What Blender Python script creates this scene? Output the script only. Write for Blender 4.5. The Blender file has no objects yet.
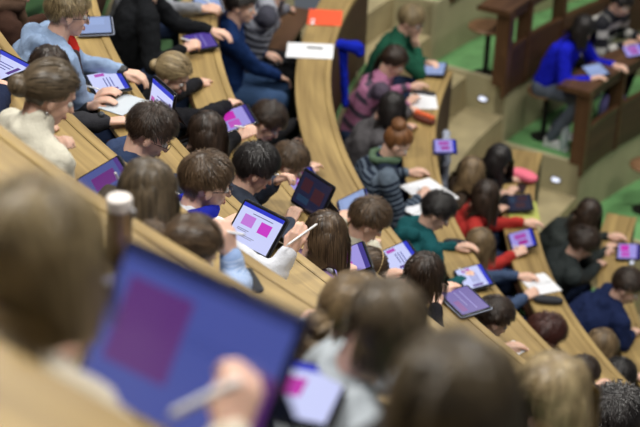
import bpy, math, random
import numpy as np
from mathutils import Vector, Matrix
C = bpy.context.scene.collection
PI = math.pi
rad = math.radians
# ------------------------------------------------------------------ camera
CAM_H, PITCH, ROLL, FPX = 4.508, 0.48793, 0.03696, 1673.3
fw = np.array([0, math.cos(PITCH), -math.sin(PITCH)])
rt0 = np.array([1.0, 0, 0]); up0 = np.cross(rt0, fw)
RT = math.cos(ROLL)*rt0 + math.sin(ROLL)*up0
UP = -math.sin(ROLL)*rt0 + math.cos(ROLL)*up0
CP = np.array([0, 0, CAM_H])
def at(px, py, z):
    """point of the horizontal plane z seen at that place of the photograph"""
    v = fw*FPX + RT*(px-320) - UP*(py-213.5)
    return CP + v*((z-CAM_H)/v[2])
cd = bpy.data.cameras.new('camera'); cam = bpy.data.objects.new('camera', cd); C.objects.link(cam)
cd.sensor_width = 36; cd.lens = FPX*36/640; cd.clip_start = .05; cd.clip_end = 100
M = Matrix.Identity(4)
for i in range(3):
    M[i][0] = RT[i]; M[i][1] = UP[i]; M[i][2] = -fw[i]; M[i][3] = CP[i]
cam.matrix_world = M
bpy.context.scene.camera = cam
cd.dof.use_dof = True
FOC = np.array([-0.24, 6.25, 1.25]) - CP
cd.dof.focus_distance = float(FOC @ fw)
cd.dof.aperture_fstop = 2.2
# ------------------------------------------------------------------ theatre geometry
CX, CY, R4, RW, RH, DD = 6.65, 10.525, 6.611, .761, .581, .241
def RK(k): return 10.55 if k == -1 else R4-(k-4)*RW
def ZK(k): return 2.915 if k == -1 else -(k-4)*RH
def pol(a, r, z): return np.array([CX+r*math.cos(rad(a)), CY+r*math.sin(rad(a)), z])
def ang(P): return math.degrees(math.atan2(P[1]-CY, P[0]-CX)) % 360
def inward(P):
    v = np.array([CX-P[0], CY-P[1], 0.0]); return v/np.linalg.norm(v)
def nrm(v):
    v = np.asarray(v, float); return v/(np.linalg.norm(v)+1e-12)
FLOOR = .72
# ------------------------------------------------------------------ materials
MATS = {}
def mat(name, col, rough=.6, metal=0, spec=.5, bump=None, var=0, vscale=20, emit=None, estr=1, trans=0, sheen=0, coat=0):
    if name in MATS: return MATS[name]
    m = bpy.data.materials.new(name); m.use_nodes = True; n = m.node_tree.nodes; l = m.node_tree.links
    b = n['Principled BSDF']; MATS[name] = m
    b.inputs['Base Color'].default_value = (*col, 1); b.inputs['Roughness'].default_value = rough
    b.inputs['Metallic'].default_value = metal; b.inputs['Specular IOR Level'].default_value = spec
    b.inputs['Transmission Weight'].default_value = trans; b.inputs['Sheen Weight'].default_value = sheen
    b.inputs['Coat Weight'].default_value = coat
    tc = n.new('ShaderNodeTexCoord')
    if var:
        t = n.new('ShaderNodeTexNoise'); t.inputs['Scale'].default_value = vscale; t.inputs['Detail'].default_value = 4
        l.new(tc.outputs['Object'], t.inputs['Vector'])
        r = n.new('ShaderNodeValToRGB'); r.color_ramp.elements[0].position = .3; r.color_ramp.elements[1].position = .7
        r.color_ramp.elements[0].color = (*[c*(1-var) for c in col], 1); r.color_ramp.elements[1].color = (*[min(1, c*(1+var)) for c in col], 1)
        l.new(t.outputs['Fac'], r.inputs['Fac']); l.new(r.outputs['Color'], b.inputs['Base Color'])
    if bump:
        t2 = n.new('ShaderNodeTexNoise'); t2.inputs['Scale'].default_value = bump[0]; t2.inputs['Detail'].default_value = 3
        l.new(tc.outputs['Object'], t2.inputs['Vector'])
        bp = n.new('ShaderNodeBump'); bp.inputs['Strength'].default_value = bump[1]; bp.inputs['Distance'].default_value = .01
        l.new(t2.outputs['Fac'], bp.inputs['Height']); l.new(bp.outputs['Normal'], b.inputs['Normal'])
    if emit:
        b.inputs['Emission Color'].default_value = (*emit, 1); b.inputs['Emission Strength'].default_value = estr
    return m
def wood(name, dark, light, rough=.38, sx=1.2, sy=26):
    m = bpy.data.materials.new(name); m.use_nodes = True; n = m.node_tree.nodes; l = m.node_tree.links; b = n['Principled BSDF']
    uv = n.new('ShaderNodeUVMap'); uv.uv_map = 'UVMap'
    mp = n.new('ShaderNodeMapping'); mp.inputs['Scale'].default_value = (sx, sy, 1); l.new(uv.outputs['UV'], mp.inputs['Vector'])
    t = n.new('ShaderNodeTexNoise'); t.inputs['Scale'].default_value = 1; t.inputs['Detail'].default_value = 6; t.inputs['Roughness'].default_value = .6
    t.inputs['Distortion'].default_value = .6
    l.new(mp.outputs['Vector'], t.inputs['Vector'])
    mp2 = n.new('ShaderNodeMapping'); mp2.inputs['Scale'].default_value = (1.3, 3.5, 1); l.new(uv.outputs['UV'], mp2.inputs['Vector'])
    t3 = n.new('ShaderNodeTexNoise'); t3.inputs['Scale'].default_value = 1.0; t3.inputs['Detail'].default_value = 2; l.new(mp2.outputs['Vector'], t3.inputs['Vector'])
    mx = n.new('ShaderNodeMath'); mx.operation = 'MULTIPLY_ADD'; mx.inputs[1].default_value = .55; l.new(t.outputs['Fac'], mx.inputs[0])
    m2 = n.new('ShaderNodeMath'); m2.operation = 'MULTIPLY'; m2.inputs[1].default_value = .45; l.new(t3.outputs['Fac'], m2.inputs[0]); l.new(m2.outputs[0], mx.inputs[2])
    r = n.new('ShaderNodeValToRGB'); r.color_ramp.elements[0].position = .36; r.color_ramp.elements[1].position = .64
    r.color_ramp.elements[0].color = (*dark, 1); r.color_ramp.elements[1].color = (*light, 1)
    l.new(mx.outputs[0], r.inputs['Fac']); l.new(r.outputs['Color'], b.inputs['Base Color'])
    b.inputs['Roughness'].default_value = rough; b.inputs['Specular IOR Level'].default_value = .45
    bp = n.new('ShaderNodeBump'); bp.inputs['Strength'].default_value = .12; bp.inputs['Distance'].default_value = .004
    l.new(t.outputs['Fac'], bp.inputs['Height']); l.new(bp.outputs['Normal'], b.inputs['Normal'])
    MATS[name] = m; return m
OAK = wood('oak', (.21, .138, .050), (.43, .30, .115))
DARKWOOD = wood('dark_wood', (.042, .018, .008), (.085, .038, .018), .55)
POSTWOOD = wood('post_wood', (.05, .022, .010), (.12, .058, .026), .4)
CREAM = mat('cream_paint', (.40, .36, .215), .6, var=.12, vscale=3)
TREAD = mat('beige_tread', (.36, .30, .165), .6, var=.15, vscale=4)
CARPET = mat('green_floor', (.16, .38, .14), .6, var=.18, vscale=6, bump=(300, .2))
BLACKM = mat('black_metal', (.02, .02, .022), .4, .6)
STEEL = mat('steel', (.5, .5, .5), .35, 1)
RUBBER = mat('black_plastic', (.015, .015, .018), .45)
PAPER = mat('paper', (.78, .79, .82), .7)
SKIN = {}
def skin(tone):
    t = {'a': (.72, .45, .34), 'b': (.55, .31, .215), 'c': (.42, .23, .15)}[tone]
    if tone not in SKIN:
        m = mat('skin_'+tone, t, .5, bump=(180, .08), var=.08, vscale=14); SKIN[tone] = m
        b = m.node_tree.nodes['Principled BSDF']; b.inputs['Subsurface Weight'].default_value = .12
        b.inputs['Subsurface Radius'].default_value = (.02, .008, .004); b.inputs['Subsurface Scale'].default_value = .5
    return SKIN[tone]
def cloth(name, col, rough=.9, stripes=None):
    if name in MATS: return MATS[name]
    m = mat(name, col, rough, bump=(140, .35), var=.10, vscale=9, spec=.10)
    if stripes:
        n = m.node_tree.nodes; l = m.node_tree.links; b = n['Principled BSDF']
        a = n.new('ShaderNodeAttribute'); a.attribute_name = 'along'
        mu = n.new('ShaderNodeMath'); mu.operation = 'MULTIPLY'; mu.inputs[1].default_value = 1/stripes[0]; l.new(a.outputs['Fac'], mu.inputs[0])
        fr = n.new('ShaderNodeMath'); fr.operation = 'FRACT'; l.new(mu.outputs[0], fr.inputs[0])
        rr = n.new('ShaderNodeValToRGB'); rr.color_ramp.interpolation = 'CONSTANT'
        cols = stripes[1]
        rr.color_ramp.elements[0].color = (*cols[0], 1); rr.color_ramp.elements[1].color = (*cols[1], 1); rr.color_ramp.elements[1].position = stripes[2]
        if len(cols) > 2:
            e = rr.color_ramp.elements.new(.78); e.color = (*cols[2], 1)
        l.new(fr.outputs[0], rr.inputs['Fac']); l.new(rr.outputs['Color'], b.inputs['Base Color'])
    return m
def hairmat(name, dark, light):
    key = 'hair_'+name
    if key in MATS: return MATS[key]
    m = bpy.data.materials.new(key); m.use_nodes = True; n = m.node_tree.nodes; l = m.node_tree.links; b = n['Principled BSDF']
    a = n.new('ShaderNodeAttribute'); a.attribute_name = 'rnd'
    r = n.new('ShaderNodeValToRGB'); r.color_ramp.elements[0].color = (*dark, 1); r.color_ramp.elements[1].color = (*light, 1)
    l.new(a.outputs['Fac'], r.inputs['Fac']); l.new(r.outputs['Color'], b.inputs['Base Color'])
    b.inputs['Roughness'].default_value = .38; b.inputs['Specular IOR Level'].default_value = .5
    MATS[key] = m; return m
def emi(name, col, s=1.0):
    return mat('screen_'+name, (.01, .01, .01), .25, emit=col, estr=s)
# ------------------------------------------------------------------ mesh helpers
class MB:
    def __init__(s): s.v = []; s.f = []; s.m = []; s.uv = []; s.n = 0
    def add(s, V, F, mi=0, uv=None):
        V = np.asarray(V, float); s.v.append(V); s.f += [tuple(int(i)+s.n for i in f) for f in F]; s.m += [mi]*len(F)
        s.uv.append(np.asarray(uv, float) if uv is not None else V[:, :2]); s.n += len(V)
    def box(s, c, size, R=None, mi=0):
        x, y, z = [q/2 for q in size]
        V = np.array([[a*x, b*y, g*z] for a in (-1, 1) for b in (-1, 1) for g in (-1, 1)])
        uv = np.array([[v[0]+v[2], v[1]+v[2]*.5] for v in V])
        if size[2] > size[0]: uv = np.array([[v[2], v[0]+v[1]] for v in V])
        if R is not None: V = V @ np.asarray(R).T
        s.add(V+np.asarray(c), [(0, 1, 3, 2), (4, 6, 7, 5), (0, 4, 5, 1), (2, 3, 7, 6), (0, 2, 6, 4), (1, 5, 7, 3)], mi, uv)
    def rbox(s, c, size, r=.01, R=None, mi=0, seg=4):
        """rounded rectangle in xy, extruded in z"""
        x, y, z = [q/2 for q in size]; P = []
        for (sx, sy, a0) in ((1, 1, 0), (-1, 1, 90), (-1, -1, 180), (1, -1, 270)):
            for i in range(seg+1):
                a = rad(a0+90*i/seg); P.append((sx*(x-r)+r*math.cos(a), sy*(y-r)+r*math.sin(a)))
        n = len(P); V = [(p[0], p[1], -z) for p in P]+[(p[0], p[1], z) for p in P]
        V = np.array(V); uv = V[:, :2].copy()
        F = [tuple(range(n-1, -1, -1)), tuple(range(n, 2*n))]+[(i, (i+1) % n, (i+1) % n+n, i+n) for i in range(n)]
        if R is not None: V = V @ np.asarray(R).T
        s.add(V+np.asarray(c), F, mi, uv)
    def sweep(s, prof, a0, a1, step=1.0, mi=0, close=True):
        """closed profile of (r, z) swept around the theatre's centre"""
        n = max(2, int(abs(a1-a0)/step)+1); A = np.linspace(a0, a1, n); k = len(prof); V = []; uv = []
        per = [0]
        for i in range(1, k): per.append(per[-1]+math.dist(prof[i], prof[i-1]))
        for a in A:
            for i, (r, z) in enumerate(prof):
                V.append(pol(a, r, z)); uv.append((rad(a)*r, per[i]))
        F = []
        for j in range(n-1):
            for i in range(k):
                i2 = (i+1) % k; F.append((j*k+i, j*k+i2, (j+1)*k+i2, (j+1)*k+i))
        F.append(tuple(range(k))); F.append(tuple((n-1)*k+i for i in range(k-1, -1, -1)))
        s.add(V, F, mi, uv)
    def tube(s, pts, r, seg=8, mi=0):
        pts = [np.asarray(p, float) for p in pts]; n = len(pts); r = [r]*n if np.isscalar(r) else r
        V = []; prev = None
        for i, p in enumerate(pts):
            t = nrm(pts[min(i+1, n-1)]-pts[max(i-1, 0)])
            if prev is None:
                a = np.array([0, 0, 1.]) if abs(t[2]) < .9 else np.array([1., 0, 0]); u = nrm(np.cross(t, a))
            else: u = nrm(prev-t*(prev@t))
            w = np.cross(t, u); prev = u
            for q in range(seg):
                th = 2*PI*q/seg; V.append(p+r[i]*(math.cos(th)*u+math.sin(th)*w))
        F = [(i*seg+q, i*seg+(q+1) % seg, (i+1)*seg+(q+1) % seg, (i+1)*seg+q) for i in range(n-1) for q in range(seg)]
        F += [tuple(range(seg-1, -1, -1)), tuple((n-1)*seg+q for q in range(seg))]
        s.add(V, F, mi)
    def ell(s, c, r, R=None, nu=16, nv=10, mi=0):
        V = [(0, 0, 1)]
        for j in range(1, nv):
            for i in range(nu):
                th = PI*j/nv; ph = 2*PI*i/nu; V.append((math.sin(th)*math.cos(ph), math.sin(th)*math.sin(ph), math.cos(th)))
        V.append((0, 0, -1)); V = np.array(V)*np.asarray(r)
        if R is not None: V = V @ np.asarray(R).T
        F = [(0, 1+i, 1+(i+1) % nu) for i in range(nu)]
        F += [(1+j*nu+i, 1+(j+1)*nu+i, 1+(j+1)*nu+(i+1) % nu, 1+j*nu+(i+1) % nu) for j in range(nv-2) for i in range(nu)]
        F += [(1+(nv-2)*nu+i, len(V)-1, 1+(nv-2)*nu+(i+1) % nu) for i in range(nu)]
        s.add(V+np.asarray(c), F, mi)
    def cap(s, a, b, ra, rb, seg=12, mi=0):
        """tapered capsule"""
        a = np.asarray(a, float); b = np.asarray(b, float); d = b-a; L = np.linalg.norm(d)
        if L < 1e-6: return s.ell(a, (ra,)*3)
        t = d/L; pts = []; rs = []
        for q in (89, 60, 30): pts.append(a-t*ra*math.sin(rad(q))); rs.append(ra*math.cos(rad(q)))
        pts += [a, b]; rs += [ra, rb]
        for q in (30, 60, 89): pts.append(b+t*rb*math.sin(rad(q))); rs.append(rb*math.cos(rad(q)))
        s.tube(pts, rs, seg, mi)
    def lathe(s, prof, c=(0, 0, 0), seg=24, R=None, mi=0):
        V = np.array([(r*math.cos(2*PI*i/seg), r*math.sin(2*PI*i/seg), z) for r, z in prof for i in range(seg)])
        k = len(prof)
        F = [(j*seg+i, j*seg+(i+1) % seg, (j+1)*seg+(i+1) % seg, (j+1)*seg+i) for j in range(k-1) for i in range(seg)]
        F += [tuple(range(seg-1, -1, -1)), tuple((k-1)*seg+q for q in range(seg))]
        if R is not None: V = V @ np.asarray(R).T
        s.add(V+np.asarray(c), F, mi)
    def mesh(s, name, mats):
        me = bpy.data.meshes.new(name); V = np.vstack(s.v)
        me.from_pydata(V.tolist(), [], s.f); me.update()
        for m in (mats if isinstance(mats, (list, tuple)) else [mats]): me.materials.append(m)
        me.polygons.foreach_set('material_index', s.m)
        uvl = me.uv_layers.new(name='UVMap'); li = np.zeros(len(me.loops), int); me.loops.foreach_get('vertex_index', li)
        uvl.data.foreach_set('uv', np.vstack(s.uv)[li].astype(np.float32).ravel())
        return me
def smooth(me, on=True): me.polygons.foreach_set('use_smooth', [on]*len(me.polygons))
def place(o, parent=None, loc=None, rot=None):
    C.objects.link(o)
    if parent is not None: o.parent = parent
    return o
def obj(name, mb, mats, parent=None, origin=None, sm=False, bevel=0):
    """origin: world place of the object's own origin (vertices are given in world coordinates)"""
    me = mb.mesh(name, mats)
    O = None
    if parent is not None: O = np.array(parent['_o'])
    elif origin is not None: O = np.asarray(origin, float)
    if O is not None: me.transform(Matrix.Translation(Vector(-O)))
    o = bpy.data.objects.new(name, me); C.objects.link(o)
    if parent is not None: o.parent = parent; o['_o'] = parent['_o']
    elif O is not None: o.location = O; o['_o'] = tuple(float(q) for q in O)
    else: o['_o'] = (0., 0., 0.)
    if sm: smooth(me)
    if bevel:
        b = o.modifiers.new('bevel', 'BEVEL'); b.width = bevel; b.segments = 2; b.limit_method = 'ANGLE'
    return o
def empty(name, loc):
    o = bpy.data.objects.new(name, None); C.objects.link(o); o.location = loc; o.empty_display_size = .1
    o['_o'] = tuple(float(q) for q in loc); return o
def tag(o, label, cat, group=None):
    o['label'] = label; o['category'] = cat
    if group: o['group'] = group
    return o
def struct(o): o['kind'] = 'structure'; return o
DG = None
# ================================================================== SETTING
A_END = 165.2; A_FAR = 150.2
def block(prof, a0, a1, name, m, step=1.0):
    b = MB(); b.sweep(prof, a0, a1, step); return struct(obj(name, b, m))
n_floor = 0
BASE = -4.6
flo = MB(); ris = MB()
NEAR = {-1: (200, 236), 0: (196, 242), 1: (188, 244), 2: (176, 244), 3: (160, 242), 4: (163.0, 240), 5: (A_END, 238), 6: (A_END, 236), 7: (161.3, 234), 8: (160, 230)}
for k, (a0, a1) in NEAR.items():
    zf = ZK(k)-FLOOR; r0 = RK(k)+.0; r1 = (RK(k-1) if k > -1 else 11.9)
    a0s = a0
    flo.sweep([(r0, zf), (r0, zf-.04), (r1, zf-.04), (r1, zf)], a0s, a1, 1.5)
    ris.sweep([(r0+.001, zf-.001), (r0+.001, zf-RH-.2), (r0+.08, zf-RH-.2), (r0+.08, zf-.001)], a0s, a1, 1.5)
struct(obj('floor', flo, CARPET)); struct(obj('trim_1', ris, CREAM))
b = MB(); b.sweep([(1.2, ZK(8)-FLOOR-.6), (1.2, ZK(8)-FLOOR-.7), (RK(7), ZK(8)-FLOOR-.7), (RK(7), ZK(8)-FLOOR-.6)], 100, 260, 3); struct(obj('floor', b, CARPET))
# far block: green platforms with cream risers and end walls
far = MB(); farw = MB()
for k in (4, 5, 6, 7, 8):
    zf = ZK(k)-FLOOR; r0 = RK(k); r1 = RK(k-1)
    far.sweep([(r0+.03, zf+.002), (r0+.03, zf-.03), (r1, zf-.03), (r1, zf+.002)], 105, A_FAR-.5, 1.5)
    farw.sweep([(r0, zf), (r0, zf-RH-.1), (r0+.08, zf-RH-.1), (r0+.08, zf)], 105, A_FAR, 1.5)
    farw.sweep([(r0, zf+.03), (r0, zf-RH-.1), (r1+.01, zf-RH-.1), (r1+.01, zf+.03)], A_FAR-.55, A_FAR, .3)
struct(obj('floor', far, CARPET)); struct(obj('wall_far', farw, CREAM, bevel=.008))
# stepped aisle
st = MB()
for k in (4, 5, 6, 7, 8):
    zf = ZK(k)-FLOOR; r0 = RK(k); r1 = RK(k-1)
    st.sweep([(r0+.38, zf), (r0+.38, zf-.6), (r1+.02, zf-.6), (r1+.02, zf)], A_FAR, A_END, 1)
    st.sweep([(r0, zf-.29), (r0, zf-.8), (r0+.38, zf-.8), (r0+.38, zf-.29)], A_FAR, A_END, 1)
struct(obj('floor', st, TREAD, bevel=.008))
# end walls of the near block beside the aisle
ew = MB()
for k in (4, 5, 6, 7):
    zf = ZK(k)-FLOOR
    ew.sweep([(RK(k), zf+.02), (RK(k), zf-.75), (RK(k-1), zf-.75), (RK(k-1), zf+.02)], A_END, A_END+.5, .25)
struct(obj('wall_near', ew, CREAM, bevel=.006))
# step lights in the end walls
LAMP = emi('lamp', (.80, .84, 1.0), 1.4)
for k, lab in ((5, 'oval step light in the cream wall at the top of the aisle'), (6, 'oval step light in the middle cream wall of the aisle'), (7, 'oval step light low at the right edge beside the lowest steps')):
    P = pol(A_FAR, RK(k)+.20, ZK(k)-FLOOR-.165); t = np.array([-math.sin(rad(A_FAR)), math.cos(rad(A_FAR)), 0]); rr = nrm(pol(A_FAR, 1, 0)-np.array([CX, CY, 0]))
    Rm = np.column_stack([rr, np.array([0, 0, 1.]), t])
    e = empty('step_light', P); tag(e, lab, 'light', 'step lights')
    b = MB(); b.rbox(P+t*.004, (.11, .07, .012), .033, Rm); obj('bezel', b, mat('lamp_bezel', (.3, .29, .26), .4, .3), e, bevel=.002)
    b = MB(); b.rbox(P+t*.011, (.075, .036, .006), .017, Rm); obj('diffuser', b, LAMP, e)
# ------------------------------------------------------------------ desks and benches
def desk(k, a0, a1, label, dark=False, d=DD, panel=True):
    r = RK(k); z = ZK(k); P = pol((a0+a1)/2, r+d/2, z-.66)
    e = empty('lecture_desk', P); tag(e, label, 'desk', 'curved rows of desks')
    b = MB(); b.sweep([(r+.045, z-.001), (r+.045, z-.028), (r+d, z-.028), (r+d, z-.003), (r+d-.004, z)], a0, a1, .6); obj('desktop', b, OAK, e)
    b = MB(); b.sweep([(r, z+.001), (r, z-.035), (r+.0425, z-.035), (r+.0425, z+.001), (r+.036, z+.004), (r+.004, z+.004)], a0, a1, .6); obj('edge_lip', b, OAK, e)
    b = MB(); b.sweep([(r+.004, z-.03), (r+.004, z-FLOOR+.001), (r+.026, z-FLOOR+.001), (r+.026, z-.03)], a0, a1, 1); obj('front_panel', b, DARKWOOD, e)
    b = MB(); b.sweep([(r+.05, z-.17), (r+.05, z-.185), (r+d-.03, z-.185), (r+d-.03, z-.17)], a0, a1, 1); obj('book_shelf', b, DARKWOOD, e)
    for a in (a0+.25, a1-.25):
        b = MB(); b.sweep([(r+.027, z-.029), (r+.027, z-FLOOR+.001), (r+d-.05, z-FLOOR+.001), (r+d-.02, z-.029)], a-.15, a+.15, .3); obj('end_panel', b, DARKWOOD, e)
    return e
desk(-1, 200, 229.6, 'wooden desk under the big blurred tablet in the near row')
desk(0, 198, 225.6, 'oak desk row the metal bottle stands on')
desk(1, 190, 243, 'oak desk row with the small black phone and a dropped white stylus')
desk(2, 178, 243, 'oak desk row with the bright tablet with two pink squares')
desk(3, 162, 241, 'oak desk row with the black upright tablet with a dark screen')
desk(4, 163.2, 239, 'curved oak desk row with the orange folder and white paper')
desk(5, A_END, 237, 'oak desk row with the open spiral notebook')
desk(6, A_END, 235, 'oak desk row with the pink pouch at its end')
desk(7, 161.5, 233, 'oak desk row at the right edge in front of the dark coats')
def bench(k, a0, a1, label):
    r1 = RK(k-1) if k > -1 else 11.12; z = ZK(k)-.30
    e = empty('bench', pol((a0+a1)/2, r1-.2, ZK(k)-FLOOR)); tag(e, label, 'bench', 'curved benches')
    b = MB(); b.sweep([(r1-.34, z-.004), (r1-.34, z-.03), (r1-.006, z-.03), (r1-.006, z)], a0, a1, 1); obj('seat', b, POSTWOOD, e)
    n = max(2, int((a1-a0)/7)+1)
    for a in np.linspace(a0+.6, a1-.6, n):
        b = MB(); b.sweep([(r1-.25, z-.03), (r1-.25, ZK(k)-FLOOR+.001), (r1-.10, ZK(k)-FLOOR+.001), (r1-.10, z-.03)], a-.15, a+.15, .3); obj('support', b, BLACKM, e)
    return e
for k, a0, a1, l in ((-1, 201, 235, 'dark bench seat behind the nearest wooden rail'), (0, 198, 241, 'dark bench in the row behind the bottle'), (1, 190, 243, 'dark bench under the student in the cream turtleneck'), (2, 178, 243, 'dark bench under the student in the pale blue hoodie'), (3, 163, 241, 'dark bench under the student in the black coat'),
                     (4, 163.6, 239, 'brown bench under the man in the blue sweater'), (5, A_END+.6, 237, 'brown bench under the woman in the green sweater'), (6, A_END+.6, 235, 'dark bench under the student in the red sweater'), (7, 162.5, 233, 'dark bench under the dark coats at the right')):
    bench(k, a0, a1, l)
# nearest rail
e = empty('wooden_rail', pol(218, 11.3, 2.28)); tag(e, 'broad blurred oak rail crossing the lower left corner', 'rail')
b = MB(); b.sweep([(11.12, 3.25), (11.12, 3.20), (11.62, 3.20), (11.62, 3.25)], 205, 236, .8); obj('rail_top', b, OAK, e)
b = MB(); b.sweep([(11.15, 3.20), (11.15, 2.281), (11.19, 2.281), (11.19, 3.20)], 205, 236, .8); obj('back_panel', b, OAK, e)

# desks of the far block: posts, rails, lower panel
def far_desk(k, a0, a1, label, posts):
    r = RK(k); z = ZK(k)+.02; zf = ZK(k)-FLOOR
    e = empty('lecture_desk', pol(a1, r, zf)); tag(e, label, 'desk', 'desks beyond the aisle')
    b = MB(); b.sweep([(r-.03, z), (r-.03, z-.035), (r+.26, z-.035), (r+.26, z)], a0, a1+.5, .6); obj('desktop', b, POSTWOOD, e, bevel=.006)
    b = MB(); b.sweep([(r-.022, zf+.34), (r-.022, zf-.07), (r-.002, zf-.07), (r-.002, zf+.34)], a0, a1-.3, 1); obj('front_panel', b, DARKWOOD, e)
    b = MB(); b.sweep([(r-.026, zf+.37), (r-.026, zf+.335), (r+.020, zf+.335), (r+.020, zf+.37)], a0, a1-.5, 1); obj('rail', b, POSTWOOD, e, bevel=.004)
    b = MB(); b.sweep([(r-.01, z-.036), (r-.01, z-.12), (r+.02, z-.12), (r+.02, z-.036)], a0, a1-.3, 1); obj('fascia', b, DARKWOOD, e)
    for a in posts:
        b = MB(); w_ = .62 if a == a1 else .3
        b.sweep([(r-.03, z-.035), (r-.03, zf-.07), (r-.001, zf-.07), (r-.001, zf+.031), (r+.09, zf+.031), (r+.09, z-.035)], a-w_*1.4, a, .4); obj('post', b, POSTWOOD, e, bevel=.004)
far_desk(5, 120, 151.1, 'dark panelled desk with a square post beyond the aisle at top', (151.1, 147, 141, 134))
far_desk(6, 120, 150.3, 'brown panelled desk the student in royal blue leans on', (150.3, 142.7, 135, 127))
far_desk(4, 118, 147.3, 'dark panelled desk at the top edge beyond the green floor', (147.3, 141, 134, 126))
# round swivel seats in the far block
def swivel(P, zf, label, col=POSTWOOD):
    e = empty('swivel_seat', (P[0], P[1], zf)); tag(e, label, 'seat', 'round seats beyond the aisle')
    b = MB(); b.lathe([(.0001, .432), (.12, .432), (.175, .44), (.185, .452), (.175, .464), (.12, .462), (.0001, .458)], (P[0], P[1], zf), 28); obj('seat', b, col, e, sm=True)
    b = MB(); b.lathe([(.030, .012), (.024, .05), (.024, .40), (.085, .432)], (P[0], P[1], zf), 14); obj('post', b, BLACKM, e)
    b = MB(); b.lathe([(.0001, .001), (.11, .001), (.11, .012), (.0001, .012)], (P[0], P[1], zf), 20); obj('foot', b, BLACKM, e)
SEATW = wood('seat_wood', (.16, .085, .04), (.27, .15, .075), .4)
swivel(at(489, 27, ZK(5)-FLOOR+.45), ZK(5)-FLOOR, 'round brown swivel seat on the green floor behind the dark post', SEATW)
swivel(at(650, 166, ZK(7)-FLOOR+.45), ZK(7)-FLOOR, 'round brown seat at the right edge above the lowest green floor', SEATW)

# ================================================================== TABLETS AND PAPERS
def frame(P, yaw, tilt):
    """columns: x along the width, y up the screen, z out of the screen"""
    yw = rad(yaw); tl = rad(tilt); w = np.array([math.cos(yw), math.sin(yw), 0]); inn = np.array([-math.sin(yw), math.cos(yw), 0])
    u = inn*math.cos(tl)+np.array([0, 0, math.sin(tl)]); return np.column_stack([w, u, np.cross(w, u)])
SC = {}
def scr(c, s):
    k = str((c, s))
    if k not in SC: SC[k] = emi(f'{len(SC)}', c, s)
    return SC[k]
WHT = (.62, .66, 1.0); BLU = (.02, .035, .62); PNK = (.62, .10, .62); MAG = (.55, .02, .42); LIL = (.42, .36, .9); PUR = (.10, .035, .30); DIM = (.07, .09, .30)
STYLES = {
 'single': (WHT, .95, [(0, .86, 1, 1, BLU, .9), (.08, .38, .42, .72, MAG, .9)]),
 # background, strength, rects: (x0,y0,x1,y1 in 0..1, colour, strength)
 'squares': (WHT, .95, [(0, .90, 1, 1, BLU, .9), (.14, .45, .42, .74, (.62, .22, .80), .85), (.56, .42, .83, .72, (.60, .04, .58), .95), (.3, .80, .8, .82, (.15, .15, .4), .5), (.12, .34, .4, .355, (.2, .2, .4), .6), (.12, .30, .36, .315, (.2, .2, .4), .6), (.12, .2, .6, .215, (.3, .3, .5), .6), (.12, .16, .55, .175, (.3, .3, .5), .6)]),
 'notes': (WHT, .95, [(0, .86, 1, 1, BLU, .9), (.05, .2, .2, .5, PNK, .7), (.3, .6, .8, .63, BLU, .5), (.3, .5, .8, .53, BLU, .4), (.3, .4, .75, .43, BLU, .4), (.85, .3, .95, .7, PUR, .8)]),
 'purple': (DIM, .9, [(0, .9, 1, 1, PUR, .7), (.22, .25, .62, .80, (.14, .015, .20), .9), (.7, .2, .95, .8, (.05, .06, .22), .8)]),
 'dark': ((.012, .014, .05), .7, [(.1, .45, .42, .85, (.045, .01, .02), .8), (.52, .3, .88, .72, (.05, .012, .02), .8), (.1, .1, .5, .3, (.015, .04, .09), .8)]),
 'lilac': (LIL, .8, [(0, .88, 1, 1, BLU, .8), (.15, .2, .45, .7, PNK, .6), (.55, .3, .8, .7, MAG, .6)]),
 'pale': ((.34, .44, .75), .8, [(.1, .15, .5, .8, (.38, .5, .85), .8)]),
 'violet': ((.09, .05, .34), .9, [(.1, .6, .9, .64, (.3, .25, .7), .8), (.1, .4, .7, .44, (.3, .25, .7), .7), (.45, .1, .9, .3, (.2, .03, .3), .8)]),
 'magenta': (LIL, .8, [(0, .86, 1, 1, (.05, .03, .3), .8), (.08, .1, .5, .5, MAG, 1.0), (.55, .15, .9, .55, PNK, .8)]),
 'big': ((.075, .105, .42), .75, [(0, .93, 1, 1, (.03, .045, .20), .8), (.08, .24, .46, .84, (.11, .03, .19), .9), (.86, .1, 1, .6, (.12, .03, .2), .8), (.48, .62, .8, .635, (.05, .08, .35), .7), (.48, .56, .75, .575, (.05, .08, .35), .7)]),
}
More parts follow.
